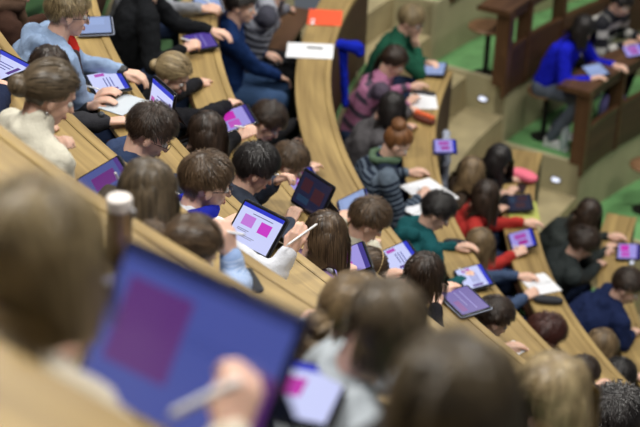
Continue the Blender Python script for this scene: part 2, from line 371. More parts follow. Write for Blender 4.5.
def tablet(P, yaw, tilt, style, label, size=(.25, .18), case=RUBBER, stand=None, group='tablets on the desks', lift=0, margin=.009, kind='tablet'):
    P = np.asarray(P, float)+np.array([0, 0, lift]); F = frame(P, yaw, tilt); w, hh = size
    e = empty('tablet', P); tag(e, label, 'tablet', group)
    X = lambda x, y, z: P+F@np.array([x, y, z])
    b = MB(); b.rbox(X(0, hh/2, .007), (w, hh, .007), .010, F); obj('body', b, mat('tablet_glass', (.008, .008, .012), .12), e, bevel=.001)
    b = MB(); b.rbox(X(0, hh/2, .0015), (w+.012, hh+.012, .005), .014, F); obj('case', b, case, e, bevel=.001)
    bg, bs, rects = STYLES[style]; mats = [scr(bg, bs)]; b = MB(); w2, h2 = w-2*margin, hh-2*margin
    def quad(x0, y0, x1, y1, z, mi):
        V = [X(-w2/2+x*w2, margin+y*h2, z) for x, y in ((x0, y0), (x1, y0), (x1, y1), (x0, y1))]; b.add(V, [(0, 1, 2, 3)], mi)
    quad(0, 0, 1, 1, .0109, 0)
    for (x0, y0, x1, y1, c, s) in rects:
        m = scr(c, s)
        if m not in mats: mats.append(m)
        quad(x0, y0, x1, y1, .0112, mats.index(m))
    obj('screen', b, mats, e)
    if stand is None: stand = tilt > 18
    if stand:
        top = X(0, hh*.62, -.003); drop = top[2]-P[2]; inn = np.array([-math.sin(rad(yaw)), math.cos(rad(yaw)), 0])
        foot = np.array([top[0], top[1], P[2]-.001])+inn*max(.03, .10-drop*.3); wv = F[:, 0]
        b = MB(); t = nrm(np.cross(wv, foot-top))*.003
        V = [top-wv*w*.45, top+wv*w*.45, foot+wv*w*.45, foot-wv*w*.45]; V = [v-t for v in V]+[v+t for v in V]
        b.add(V, [(0, 1, 2, 3), (7, 6, 5, 4), (0, 4, 5, 1), (1, 5, 6, 2), (2, 6, 7, 3), (3, 7, 4, 0)]); obj('stand_flap', b, case, e)
    return e
BCASE = mat('blue_case', (.02, .03, .20), .5); GCASE = mat('grey_case', (.24, .27, .36), .6); NCASE = mat('navy_case', (.012, .016, .06), .5)
G1 = 'tablets on the desks'
tablet((-.247, 2.229, 2.917), -37, 58, 'big', 'large blurred blue tablet close to the camera at lower left', (.385, .262), NCASE)
tablet((-.296, 5.956, 1.172), -43.2, 49, 'squares', 'sharp black-cased tablet showing two pink squares on white')
tablet((-1.403, 6.292, 1.756), -45, 5, 'notes', 'black-edged tablet at the left picture edge with a pale blue page')
tablet((-1.318, 8.284, 1.175), -80, 1, 'pale', 'tablet in a grey-blue folder beside the hooded student', case=GCASE)
tablet((-1.149, 7.516, 1.175), -70, 5, 'notes', 'black tablet with white and violet page under the hooded student\'s hands')
tablet((-.835, 5.245, 1.753), -68, 26, 'purple', 'dim blue and purple tablet the long-haired student writes on')
tablet(np.append(at(160, 121, 1.172)[:2], 1.172), -60, 80, 'notes', 'tablet standing upright in a black case in front of the dark-haired man with glasses')
tablet((-.856, 9.510, .594), -73, 6, 'violet', 'dark violet tablet under the black-coated student\'s fist')
tablet(np.append(at(194, 6, .6)[:2], .594), -80, 3, 'pale', 'pale lilac tablet at the top edge beside the grey knitted sleeve', case=GCASE)
tablet((-.56, 8.373, .594), -73, 16, 'magenta', 'tablet with a magenta picture beside the long straight dark hair')
tablet((-.20, 8.72, .05), -76, 18, 'lilac', 'bright blue-cased tablet leaning at the edge of the curved desk', case=BCASE, stand=False)
tablet((-.071, 7.399, .594), -52.9, 62, 'dark', 'black upright tablet with a nearly dark screen')
tablet((.114, 8.492, .013), -83, 28, 'pale', 'blue-cased tablet seen edge-on in front of brown cropped hair', case=BCASE)
tablet((.07, 6.82, .594), -80, 22, 'magenta', 'lilac and magenta tablet beside the student with a lace collar')
tablet((.365, 7.899, .013), -72, 20, 'notes', 'white-screened tablet beside the student with the hair band')
tablet((.694, 7.490, .013), -63, 4, 'violet', 'grey-cased tablet below the student in the teal hoodie', case=GCASE)
tablet((.858, 8.748, -.568), -75.7, 11, 'notes', 'tablet with white page under the teal student\'s hand')
tablet((.754, 12.007, -.568), -98, 5, 'pale', 'tablet in a black folder in front of the green sweater')
tablet((.78, 10.62, -.568), -91, 3, 'lilac', 'upright-format tablet beside the red-haired student', (.22, .16), case=BCASE)
tablet((1.369, 10.880, -1.135), -89.6, 8, 'dark', 'black tablet lying on a yellow-green folder')
tablet((1.343, 10.308, -1.149), -87, 18, 'lilac', 'lilac tablet under the red-sleeved student\'s pen')
tablet((2.30, 11.30, -1.73), -100, 6, 'magenta', 'white and magenta tablet held by the student in the dark coat')
tablet((2.258, 13.435, -1.149), -77, 9, 'pale', 'tablet under the hands of the student in royal blue')
tablet((2.662, 13.926, -1.149), -87, 12, 'lilac', 'lilac tablet beside the black and white jacket')
tablet(CP+(np.array([-.050, 3.50, 2.04])-CP)*.78, -15.7, 3, 'single', 'blurred tablet with one magenta square at the bottom edge', (.145, .20), stand=False)
tablet((-.25, 3.44, 2.337), -44.7, 3, 'big', 'thin blue tablet lying behind the big blurred one', case=NCASE)
tablet((2.11, 9.25, -1.73), -100, 3, 'lilac', 'small pale tablet at the right edge above the dark curls', (.2, .14))
tablet(np.append(at(108, 282, 2.36)[:2], 2.337), -46, 6, 'lilac', 'blurred glowing phone between the bottle and the near student', (.09, .12))

def slab(name, P, yaw, size, m, label, cat, r=.004, group=None, tilt=0):
    F = frame(P, yaw, tilt); b = MB(); b.rbox(np.asarray(P)+np.array([0, 0, size[2]/2+.001]), size, r, F)
    o = obj(name, b, m, None, origin=P, bevel=min(.002, size[2]*.3)); tag(o, label, cat, group); return o
def desk_at(px, py, k, dz=0):
    P = at(px, py, ZK(k)+dz); return np.array([P[0], P[1], ZK(k)+dz])
def yaw_at(P, off=0): return ang(P)+90+off      # width along the desk
# phones, papers, folders
slab('phone', desk_at(247, 282, 1), yaw_at(desk_at(247, 282, 1), 70), (.075, .15, .008), mat('phone_black', (.006, .006, .008), .3), 'small black phone lying on bare oak near the middle', 'phone', .012)
slab('phone', desk_at(238, 250, 2), -50, (.16, .09, .012), mat('phone_navy', (.012, .018, .06), .4), 'dark blue phone case under the striped blue sleeve', 'phone', .012)
e = empty('orange_folder', desk_at(325, 18, 4)); P = desk_at(325, 18, 4); Y = -92
tag(e, 'bright orange folder on the curved desk at top', 'folder'); F = frame(P, Y, 0)
b = MB(); b.rbox(P+np.array([0, 0, .004]), (.31, .25, .005), .004, F); obj('cover', b, mat('orange_cover', (.85, .10, .03), .5), e, bevel=.001)
b = MB()
for q, w_ in ((.06, .05), (.13, .07)): b.rbox(P+F@np.array([q, -.085, .0072]), (w_*.6, .03, .0006), .008, F)
obj('printed_marks', b, PAPER, e)
P = desk_at(310, 51, 4, .002); F = frame(P, -91, 0); b = MB()
b.rbox(P+np.array([0, 0, .002]), (.27, .33, .004), .003, F); o = obj('paper_pad', b, PAPER, None, P); tag(o, 'white sheet of paper on the curved desk under a black pen', 'paper')
def pen(A, B, m, label, r=.0045, name='stylus', group=None, cat='stylus'):
    A = np.asarray(A, float); B = np.asarray(B, float); t = nrm(B-A); b = MB()
    e = empty(name, A); tag(e, label, cat, group)
    b.tube([A, A+t*.012], [.0012, r*.95], 10); obj('tip', b, mat('pen_tip', (.5, .5, .52), .4), e)
    b = MB(); b.tube([A+t*.012, B-t*.004, B], [r*.95, r, r*.6], 10); obj('barrel', b, m, e, sm=False); return e
WPEN = mat('white_pen', (.82, .82, .84), .35)
pen(P+np.array([-.03, .04, .012]), P+np.array([.09, .03, .012]), RUBBER, 'black pen on the white paper on the curved desk', name='pen', cat='pen')
A = desk_at(131, 226, 1, .008); B = desk_at(147, 240, 1, .008); pen(A, B, WPEN, 'white stylus lying on bare oak beside the bottle')
P = desk_at(124, 105, 2, .001); slab('paper', P, yaw_at(P, 35), (.15, .21, .003), mat('bluish_paper', (.5, .55, .6), .7), 'crumpled pale sheet beside the tablet under two pale-sleeved hands', 'paper', .004)
P = desk_at(512, 350, 5, .001); slab('paper', P, yaw_at(P, 20), (.12, .16, .003), PAPER, 'small white sheet beside the dark red curls', 'paper', .004)
P = desk_at(424, 102, 5, .001); slab('paper', P, yaw_at(P, 10), (.26, .19, .004), PAPER, 'white sheets above the orange pencil case', 'paper', .004)
P = desk_at(424, 94, 5, .001); slab('pencil_case', P, yaw_at(P, 85), (.17, .05, .02), RUBBER, 'flat black case lying above the white sheets', 'pencil case', .01)
# open spiral notebooks
def notebook(P, yaw, size, label, name='notebook', tilt=0):
    e = empty(name, P); tag(e, label, 'notebook', 'open notebooks'); F = frame(P, yaw, 0); w, hh = size
    for s in (-1, 1):
        b = MB(); b.rbox(P+F@np.array([s*w/4, 0, .006]), (w/2-.004, hh, .008), .004, F); obj('page_block', b, PAPER, e, bevel=.001)
    b = MB()
    for i in range(12):
        y = -hh/2+.02+i*(hh-.04)/11; pts = [P+F@np.array([.008*math.cos(t), y, .010+.008*math.sin(t)]) for t in np.linspace(0, PI, 6)]; b.tube(pts, .001, 5)
    obj('spiral_binding', b, STEEL, e)
    b = MB()
    for s in (-1, 1):
        for i in range(11):
            y = -hh/2+.02+i*(hh-.04)/11; b.box(P+F@np.array([s*w/4, y, .0103]), (w*.38, .0012, .0004), F)
    obj('ruled_lines', b, mat('ruled_ink', (.45, .5, .65), .8), e)
P = desk_at(429, 193, 5); notebook(P, yaw_at(P, 28), (.34, .25), 'open white spiral notebook under the striped student\'s dark sleeve')
P = desk_at(421, 212, 5); notebook(P, yaw_at(P, 35), (.30, .16), 'second open notebook lying nearer below the spiral one')
P = desk_at(540, 285, 6); notebook(P, yaw_at(P, 15), (.25, .20), 'open notebook in a patch of glare beside the denim sleeve')
# pencil cases, pouches
def pouch(P, yaw, size, m, label, name='pencil_case', cat='pencil case', zipm=None, sq=.7):
    e = empty(name, P); tag(e, label, cat); F = frame(P, yaw, 0); b = MB(); b.ell(P+np.array([0, 0, size[2]/2]), (size[0]/2, size[1]/2, size[2]/2), F, 24, 14)
    V = b.v[0]; L = (V-P-np.array([0, 0, size[2]/2]))@F; s = np.array(size)/2; U = L/s
    U = np.sign(U)*np.abs(U)**sq; U /= np.maximum(1, np.linalg.norm(U, axis=1)[:, None]**.45); b.v[0] = (U*s)@F.T+P+np.array([0, 0, size[2]/2])
    o = obj('pouch_body', b, m, e, sm=True)
    b = MB(); b.tube([P+F@np.array([x*size[0]*.40, .0, size[2]*(.97-.18*x*x)]) for x in np.linspace(-1, 1, 9)], .003, 6); obj('zip', b, zipm or RUBBER, e)
P = desk_at(523, 180, 6); pouch(P, yaw_at(P, 60), (.24, .13, .08), mat('pink_cloth', (.80, .16, .24), .8, bump=(60, .4)), 'pink pouch at the aisle end of a desk', 'pouch', 'pouch', mat('pink_zip', (.55, .08, .14), .6))
P = desk_at(548, 303, 6); pouch(P, yaw_at(P, 75), (.20, .075, .05), mat('charcoal_cloth', (.02, .022, .03), .8), 'dark pencil case below the glaring notebook')
P = desk_at(456, 246, 5); pouch(P, yaw_at(P, 70), (.17, .07, .045), mat('black_cloth', (.012, .013, .018), .8), 'black pencil case in front of the teal student\'s chin')
P = desk_at(424, 122, 5); pouch(P, yaw_at(P, 55), (.20, .08, .055), mat('brown_cloth', (.13, .03, .015), .7), 'dark case holding orange balls beside the sheets', 'fruit_box', 'case')
for i, q in enumerate((-.065, -.02, .025, .068)):
    F = frame(P, yaw_at(P, 55), 0); b = MB(); c = P+F@np.array([q, 0, .058]); b.ell(c, (.023, .023, .021), F, 14, 8); b.tube([c+np.array([0, 0, .018]), c+np.array([.002, 0, .028])], .002, 6, 1)
    o = obj('tomato', b, [mat('orange_red', (.75, .13, .035), .35), mat('stem_green', (.08, .16, .03), .6)], None, c-np.array([0, 0, .02]), sm=True)
    tag(o, ('farthest', 'second farthest', 'second nearest', 'nearest')[i]+' orange-red ball in the dark case beside the white sheets', 'fruit', 'orange balls')
P = desk_at(523, 212, 6); slab('folder', P, yaw_at(P, 4), (.30, .22, .012), mat('lime_folder', (.42, .45, .10), .6), 'yellow-green folder under the black tablet', 'folder', .008)
P = desk_at(521, 189, 6, .001); slab('phone', P, yaw_at(P, 80), (.07, .14, .009), mat('phone_black2', (.01, .01, .012), .3), 'black phone between the pink pouch and the yellow-green folder', 'phone', .012)
# metal drinking bottle
P = at(121, 262, ZK(0)); P[2] = ZK(0); e = empty('drinking_bottle', P); tag(e, 'bronze metal drinking bottle with a white lid on the desk', 'bottle')
b = MB(); b.lathe([(.0001, .001), (.028, .001), (.032, .006), (.032, .150), (.031, .156), (.0001, .156)], P, 32); obj('bottle_body', b, mat('bronze', (.30, .22, .15), .4, .6), e, sm=False)
b = MB(); b.lathe([(.0001, .156), (.032, .156), (.0335, .162), (.0335, .186), (.031, .192), (.0001, .192)], P, 32); obj('lid', b, mat('white_lid', (.72, .66, .62), .45), e)
b = MB(); b.tube([P+np.array([.030, -.018, .17]), P+np.array([.040, -.026, .165]), P+np.array([.036, -.022, .145])], .006, 8); obj('latch', b, mat('grey_latch', (.25, .24, .24), .4), e)
# clear water bottle on green floor beside the blue student
P = at(563, 150, ZK(6)-FLOOR); P[2] = ZK(6)-FLOOR; e = empty('water_bottle', P); tag(e, 'clear plastic water bottle on the green floor by the brown post', 'bottle')
b = MB(); b.lathe([(.0001, .001), (.034, .001), (.038, .01), (.038, .20), (.03, .24), (.014, .262), (.0001, .262)], P, 24); obj('bottle_body', b, mat('clear_plastic', (.75, .85, .9), .15, trans=.6), e, sm=True)
b = MB(); b.lathe([(.0001, .262), (.016, .262), (.016, .285), (.0001, .285)], P, 16); obj('cap', b, mat('cap_blue', (.2, .3, .6), .4), e)
P = at(604, 112, ZK(6)-FLOOR+.1); P = pol(ang(P), RK(6)+.22, ZK(6)-FLOOR+.001); pouch(P, yaw_at(P), (.32, .2, .34), mat('lilac_cloth', (.18, .16, .42), .7), 'lilac bag standing under the brown panelled desk', 'bag', 'bag')

# ================================================================== PEOPLE
def remesh(mb, vox, it=4, disp=0, dsize=.07, name='m'):
    me = mb.mesh(name, []); o = bpy.data.objects.new('t', me); C.objects.link(o)
    r = o.modifiers.new('r', 'REMESH'); r.mode = 'VOXEL'; r.voxel_size = vox; r.adaptivity = 0
    s = o.modifiers.new('s', 'SMOOTH'); s.factor = .5; s.iterations = it
    if disp:
        t = bpy.data.textures.get('folds%g' % dsize) or bpy.data.textures.new('folds%g' % dsize, 'CLOUDS'); t.noise_scale = dsize; t.noise_depth = 2
        d = o.modifiers.new('d', 'DISPLACE'); d.texture = t; d.strength = disp; d.texture_coords = 'LOCAL'; d.mid_level = .5
    dg = bpy.context.evaluated_depsgraph_get(); ev = o.evaluated_get(dg); out = bpy.data.meshes.new_from_object(ev, depsgraph=dg)
    bpy.data.objects.remove(o); bpy.data.meshes.remove(me); smooth(out); return out
def co(me):
    a = np.zeros(len(me.vertices)*3); me.vertices.foreach_get('co', a); return a.reshape(-1, 3)
def link(name, me, parent, m, O):
    me.transform(Matrix.Translation(Vector(-np.asarray(O)))); me.name = name
    me.materials.clear()
    for q in (m if isinstance(m, list) else [m]): me.materials.append(q)
    o = bpy.data.objects.new(name, me); C.objects.link(o)
    if parent is not None: o.parent = parent
    o['_o'] = tuple(float(q) for q in O); return o
def hand(mb, W, xd, zd, side, curl, sc=1.0, fat=1.0):
    """W wrist; xd along the hand; zd out of the back of the hand; side +1 left hand, -1 right hand"""
    xd = nrm(xd); zd = nrm(zd-xd*(zd@xd)); yd = np.cross(zd, xd)*(-side)   # towards the thumb
    T = lambda p: W+sc*(xd*p[0]+yd*p[1]+zd*p[2])
    ys = (.027, .009, -.009, -.026); ln = (.92, 1.0, .95, .78); c = curl
    for i, y in enumerate(ys):
        mc = np.array([.082-.004*abs(i-1), y, 0]); mb.cap(T((.008, y*.55, -.002)), T(mc), .015*sc, .0115*sc, 8)
        a = 0; p = mc
        for j, (L, rr) in enumerate(((.042, .0092), (.027, .0085), (.021, .0076))):
            a += rad(c)*((.75, 1.0, .6)[j]); q = p+ln[i]*L*np.array([math.cos(a), (y*.10)*(1 if c < 40 else 0), -math.sin(a)])
            mb.cap(T(p), T(q), rr*sc*fat*1.05, rr*sc*fat*.95, 8); p = q
    mb.cap(T((.012, .012, -.008)), T((.045, .036, -.016)), .017*sc, .0125*sc, 8)
    mb.cap(T((.045, .036, -.016)), T((.076, .038 if c < 35 else .030, -.026)), .0115*sc, .0095*sc, 8)
    mb.cap(T((.076, .038 if c < 35 else .030, -.026)), T((.098, .030 if c < 35 else .018, -.036)), .0095*sc, .008*sc, 8)
    return T((.10, .018, -.034)), T((.06, .03, .012))      # grip place between thumb and forefinger, saddle of the thumb
def ik(S, T, pole, l1, l2):
    d = T-S; D = np.linalg.norm(d)
    if D > (l1+l2)*.985: s = D/((l1+l2)*.985); l1 *= s; l2 *= s
    if D < abs(l1-l2)+.02: D = abs(l1-l2)+.02
    t = nrm(d); x = (l1*l1-l2*l2+D*D)/(2*D); h_ = math.sqrt(max(0, l1*l1-x*x)); p = pole-t*(pole@t)
    return S+t*x+nrm(p)*h_
HC = np.array([-.008, 0, .028]); HR = np.array([.097, .079, .093])
def hair(H, Rh, style, m, L, seed, n=1500, wd=.0034, vol=.012, curl=0, tie=None, bun=.0, part=0, shoulders=None, scale=1.0, fringe=False):
    rng = np.random.default_rng(seed); down = Rh.T@np.array([0, 0, -1.])
    def region(p):
        x, y, z = p[:, 0], p[:, 1], p[:, 2]
        face = ((x > .052) & (z < .062+.15*(x-.07))) | ((x > .018) & (z < .03)) | ((np.abs(y) > .045) & (x > -.022) & (z < .012))
        if style == 'short': return ~face & (z > -.038) & ~((np.abs(y) > .045) & (x > -.045) & (z < .0)) & ~((x > .0) & (z < .045) & (x > .0+.4*(.045-z)*0))
        return ~face & (z > -.052)
    d = rng.normal(size=(n*4, 3)); d /= np.linalg.norm(d, axis=1)[:, None]; p = HC+d*HR; p = p[region(p)][:n]; N = len(p)
    S = {'short': 6, 'long': 16, 'tied': 12}[style]; step = {'short': L/5, 'long': L/15, 'tied': .02}[style]
    lay = rng.uniform(.004, .004+vol, N)
    crown = np.array([-.055, part*.6, .112])
    y = p[:, 1]-part; sg = np.where(y >= 0, 1., -1.)
    cl = .5+.5*np.sin(p@np.array([61., 83., 47.])+seed)*np.cos(p@np.array([-53., 71., 90.]))
    if style == 'short':
        v = p-crown; v /= np.linalg.norm(v, axis=1)[:, None]; v += rng.normal(scale=.10, size=v.shape)+.30*np.stack([np.sin(p[:, 1]*55+seed), np.cos(p[:, 0]*48+seed), 0*y], 1)
        if fringe: v[:, 0] += .3
    elif style == 'long':
        v = np.stack([-.35*np.ones(N)+(p[:, 0] < -.03)*.1, sg*1.0, -.25*np.ones(N)], 1)+rng.normal(scale=.08, size=(N, 3))
    else:
        v = np.asarray(tie)-p
    P = [p.copy()]; q = p.copy(); reached = np.zeros(N, bool); wav = rng.uniform(0, 6.28, N)
    for s in range(1, S):
        if style == 'long':
            v = v*.72+down*.38; v /= np.linalg.norm(v, axis=1)[:, None]
        elif style == 'tied':
            to = np.asarray(tie)-q; dist = np.linalg.norm(to, axis=1); reached |= dist < .024; v = to/(dist[:, None]+1e-6)+rng.normal(scale=.05, size=(N, 3))
            st_ = np.minimum(step, dist)[:, None]
        if style != 'tied': st_ = step
        nv = v/(np.linalg.norm(v, axis=1)[:, None]+1e-9)
        q = q+nv*st_*(~reached[:, None])*(np.clip((p[:, 2]+.06)/.10, .22, 1)[:, None] if style == 'short' else 1)
        if curl: q += curl*np.stack([np.sin(wav+s*1.7), np.cos(wav*1.3+s*1.9), np.sin(wav*2.1+s*1.5)], 1)
        if style == 'short' and not fringe:
            reached |= ((np.abs(q[:, 1]) > .045) & (q[:, 2] < .014) & (q[:, 0] > -.042)) | (q[:, 2] < -.050) | ((q[:, 0] > .062) & (q[:, 2] < .050)); 
        # stay outside the skull
        off = lay*min(1, s/2.5)+.002; RR = HR+off[:, None]; u = (q-HC)/RR; ln = np.linalg.norm(u, axis=1)
        tgt = HC+u/ln[:, None]*RR; ins = (ln < 1) & ~reached; q[ins] = tgt[ins]
        if style == 'short': q = np.where(reached[:, None], q, q+(tgt-q)*.8); v = v-(q-HC)*((v*(q-HC)).sum(1)/((q-HC)**2).sum(1))[:, None]; v = v/np.linalg.norm(v, axis=1)[:, None]+down*.15
        if style == 'short':
            q += rng.normal(scale=.0015, size=q.shape)*(~reached[:, None])
        if style == 'long':
            bad = (q[:, 0] > .045) & (np.abs(q[:, 1]) < .075) & (q[:, 2] < .05); q[bad, 1] = sg[bad]*.078
            neck = (np.hypot(q[:, 0]+.03, q[:, 1]) < .062) & (q[:, 2] < -.05)
            if neck.any():
                qq = q[neck]; h_ = np.hypot(qq[:, 0]+.03, qq[:, 1])+1e-6; f = .064/h_; q[neck, 0] = (qq[:, 0]+.03)*f-.03; q[neck, 1] = qq[:, 1]*f
            if shoulders is not None:
                w_ = q@Rh.T+H
                for (a, b_, r_) in shoulders:
                    ab = b_-a; t = np.clip(((w_-a)@ab)/(ab@ab), 0, 1); c = a+t[:, None]*ab; dd = w_-c; l_ = np.linalg.norm(dd, axis=1)+1e-9; i_ = l_ < r_+.012
                    w_[i_] = (c+dd/l_[:, None]*(r_+.012))[i_]
                q = (w_-H)@Rh
        P.append(q.copy())
    P = np.stack(P, 1)                       # N,S,3
    strands = [(P, HC)]
    if style == 'tied':
        tie = np.asarray(tie, float)
        if bun > 0:
            nb = int(n*.5); a = rng.normal(size=(nb, 3)); a /= np.linalg.norm(a, axis=1)[:, None]; b_ = np.cross(a, rng.normal(size=(nb, 3))); b_ /= np.linalg.norm(b_, axis=1)[:, None]
            ctr = tie+nrm(tie-HC)*bun*.55; th = np.linspace(0, 2.6, 10); rr = bun*rng.uniform(.72, 1.08, (nb, 1, 1))
            Q = ctr+rr*(a[:, None]*np.cos(th)[None, :, None]+b_[:, None]*np.sin(th)[None, :, None])*np.array([.95, 1.15, .9]); strands.append((Q, ctr))
            if curl: Q += curl*rng.normal(size=Q.shape)
        else:
            nb = int(n*.5); q = tie+rng.normal(scale=.008, size=(nb, 3)); v = np.tile(nrm(tie-HC), (nb, 1)); st = [q.copy()]; sp = rng.normal(scale=1, size=(nb, 3))
            ph = rng.uniform(0, 6.28, nb)
            for s in range(14):
                v = v*.66+down*.42; v /= np.linalg.norm(v, axis=1)[:, None]; q = q+v*L/14; env = .0022*math.sin(PI*(s+1)/15)
                q = q+sp*env
                if curl: q += curl*1.5*np.stack([np.sin(ph+s*1.3), np.cos(ph+s*1.3), 0*ph], 1)
                RR = HR+.012; u = (q-HC)/RR; ln = np.linalg.norm(u, axis=1); i_ = ln < 1; q[i_] = (HC+u/ln[:, None]*RR)[i_]
                st.append(q.copy())
            strands.append((np.stack(st, 1), tie+down*.1-0*tie))
    V = []; F = []; A = []; base = 0
    for Q, ctr in strands:
        n_, s_, _ = Q.shape; tan = np.gradient(Q, axis=1); out = Q-ctr; side = np.cross(tan, out); side /= (np.linalg.norm(side, axis=2)[:, :, None]+1e-9)
        ww = wd*.5*np.linspace(1, .45, s_)[None, :, None]*rng.uniform(.7, 1.3, (n_, 1, 1))
        a = Q-side*ww; b_ = Q+side*ww; VV = np.stack([a, b_], 2).reshape(-1, 3); V.append(VV)
        i = np.arange(n_)[:, None]*(s_*2)+np.arange(s_-1)[None, :]*2+base; F.append(np.stack([i, i+1, i+3, i+2], 2).reshape(-1, 4)); base += len(VV)
        cc = cl if n_ == N else rng.uniform(0, 1, n_)
        A.append(np.repeat(np.clip(.55*cc+.55*rng.uniform(0, 1, n_)**1.5-.05, 0, 1), s_*2))
    # under layer: closed-looking cap
    cb = MB(); cb.ell(HC, HR+.005, None, 28, 18); cv = cb.v[0]; keep = region(cv-(cv-HC)*.03)
    fs = [f for f in cb.f if all(keep[i] for i in f)]
    allV = np.vstack(V+[cv]); allF = np.vstack(F).tolist()+[[i+base for i in f] for f in fs]; A.append(np.full(len(cv), .12))
    if style == 'tied' and bun > 0:
        b2 = MB(); b2.ell(tie+nrm(tie-HC)*bun*.55, (bun*.75,)*3, None, 14, 9); k0 = len(allV); allV = np.vstack([allV, b2.v[0]]); allF += [[i+k0 for i in f] for f in b2.f]; A.append(np.full(len(b2.v[0]), .1))
    allV = (allV*scale)@Rh.T+H
    me = bpy.data.meshes.new('hair'); me.from_pydata(allV.tolist(), [], allF); me.update()
    at_ = me.attributes.new('rnd', 'FLOAT', 'POINT'); at_.data.foreach_set('value', np.concatenate(A).astype(np.float32)); smooth(me); return me
HM = {
 'ash': hairmat('ash_brown', (.035, .025, .015), (.24, .175, .105)),
 'dkbrown': hairmat('dark_brown', (.010, .006, .004), (.085, .052, .034)), 'brown': hairmat('brown', (.022, .013, .008), (.20, .125, .068)),
 'ltbrown': hairmat('light_brown', (.06, .038, .02), (.38, .26, .135)), 'blond': hairmat('blond', (.14, .095, .045), (.66, .51, .28)),
 'sandy': hairmat('sandy', (.09, .062, .03), (.50, .38, .20)), 'black': hairmat('black', (.008, .007, .007), (.035, .028, .026)), 'auburn': hairmat('auburn', (.10, .035, .012), (.50, .23, .09)),
 'darkred': hairmat('dark_red', (.03, .009, .007), (.11, .032, .022)), 'olive': hairmat('dull_brown', (.030, .021, .011), (.16, .115, .06))}
EYEW = mat('eye_white', (.7, .68, .66), .25); EYED = mat('eye_dark', (.03, .02, .015), .2); LIP = mat('lips', (.42, .15, .13), .45); GLS = mat('spectacle_frame', (.03, .012, .012), .3)
PEOPLE = {}
def person(key, hp, k, label, top, hz=.38, hs=('short', 'brown', .06), L=None, R=None, yaw=0, hyaw=0, hpit=32, sk='a', vox=.0075, extra=None, trousers='denim', glasses=False, elbR=None, elbL=None, hroll=0,
           scale=1.0, hopt=None, handL=28, handR=28, hipoff=None, hopts=None, penR=None, penL=None, sleeve=1.0, topz=0, build=1.0, hood=None, collar=None, lap=False, tuck=0, hipshift=0, far=False, palmR=None, palmL=None, group='students in the lecture hall', headw=None):
    if hs[0] != 'short' and scale == 1.0: scale = .93
    zk = ZK(k); Hc = at(hp[0], hp[1], zk+hz) if headw is None else np.asarray(headw, float)
    f = inward(Hc); a = rad(yaw); f = np.array([f[0]*math.cos(a)-f[1]*math.sin(a), f[0]*math.sin(a)+f[1]*math.cos(a), 0]); s = np.array([-f[1], f[0], 0]); z = np.array([0, 0, 1.])   # s: the person's left
    rh = math.hypot(Hc[0]-CX, Hc[1]-CY)-RK(k)
    hip_r = (RK(k)+DD+.37) if k > -1 else 10.97
    if hipoff is not None: hip_r = RK(k)+hipoff
    Ah = ang(Hc); P = pol(Ah, hip_r, zk-.20)+s*hipshift
    # head frame: y axis = person's left
    pit = rad(hpit); hy = rad(hyaw); fh = f*math.cos(hy)+s*math.sin(hy); sh = np.cross(z, fh)
    X = fh*math.cos(pit)-z*math.sin(pit); Zh = np.cross(X, sh); rl = rad(hroll); sh, Zh = sh*math.cos(rl)+Zh*math.sin(rl), Zh*math.cos(rl)-sh*math.sin(rl)
    Rh = np.column_stack([X, sh, Zh]); T = lambda p: Hc+Rh@(np.asarray(p)*scale)
    N = Hc-z*.128-f*.074-Zh*.018
    dPN = N-P; ln = np.linalg.norm(dPN)
    if ln < .42: P = P-z*0+0; 
    B = build
    mid = P*.5+N*.5-f*.035; chest = P*.25+N*.75-f*.02; SL = N-z*.038+s*.172*B+f*.015; SR = N-z*.038-s*.172*B+f*.015
    zf = zk-FLOOR if k > -1 else ZK(-1)-FLOOR
    def target(v, sg):
        if v is None:
            q = pol(Ah-sg*.0, (RK(k)+DD*.72), zk+.035)+s*sg*.12
            if lap: q = P+f*.30+s*sg*.06+z*.05
            return q
        q = at(v[0], v[1], zk+(v[2] if len(v) > 2 else .035)); return q
    TL = target(L, 1); TR = target(R, -1); l1, l2 = .285, .255
    def arm(S, Tt, sg, eo):
        # Tt is the middle of the hand: the wrist lies .07 before it
        if eo is not None: E = at(eo[0], eo[1], zk+eo[2])
        else:
            W0 = Tt-nrm(Tt-S)*.07; E = ik(S, W0, -z*1.0+s*sg*.55-f*.25, l1, l2)
            if E[2] < zk+.03 and math.hypot(E[0]-CX, E[1]-CY) < RK(k)+DD+.03: E[2] = zk+.045
        W = Tt-nrm(Tt-E)*.075; return E, W
    EL, WL = arm(SL, TL, 1, elbL); ER, WR = arm(SR, TR, -1, elbR)
    HL_, HR_ = P+s*.09, P-s*.09; kn = .40; KL = P+s*.12+f*kn+z*.0; KR = P-s*.12+f*kn
    KL[2] = KR[2] = min(P[2]+.01, zk-.26+.06)
    AL = KL-f*.10; AR = KR-f*.10; AL[2] = AR[2] = zf+.09
    if tuck: AL = KL-f*tuck; AR = KR-f*(tuck-.08); AL[2] = AR[2] = zf+.09
    if lap: AL = KL-f*.02; AR = KR-f*.02; AL[2] = AR[2] = zf+.09
    # --- body, one continuous surface
    b = MB(); sc = scale
    b.ell(T((-.010, 0, .028)), HR*.985*sc, Rh, 24, 16); b.ell(T((.030, 0, -.035)), np.array((.058, .058, .074))*sc, Rh, 18, 12); b.ell(T((.050, 0, -.088)), np.array((.036, .036, .026))*sc, Rh, 14, 8)
    b.cap(T((.084, 0, -.002)), T((.104, 0, -.036)), .0085*sc, .0125*sc, 8); b.ell(T((.083, 0, -.066)), np.array((.012, .024, .010))*sc, Rh, 12, 6)
    b.ell(T((.078, 0, .024)), np.array((.014, .045, .010))*sc, Rh, 12, 6)
    for q in (-1, 1):
        b.ell(T((.0, q*.080, -.012)), np.array((.017, .010, .030))*sc, Rh, 10, 8); b.ell(T((.062, q*.034, -.030)), np.array((.022, .022, .022))*sc, Rh, 10, 8)
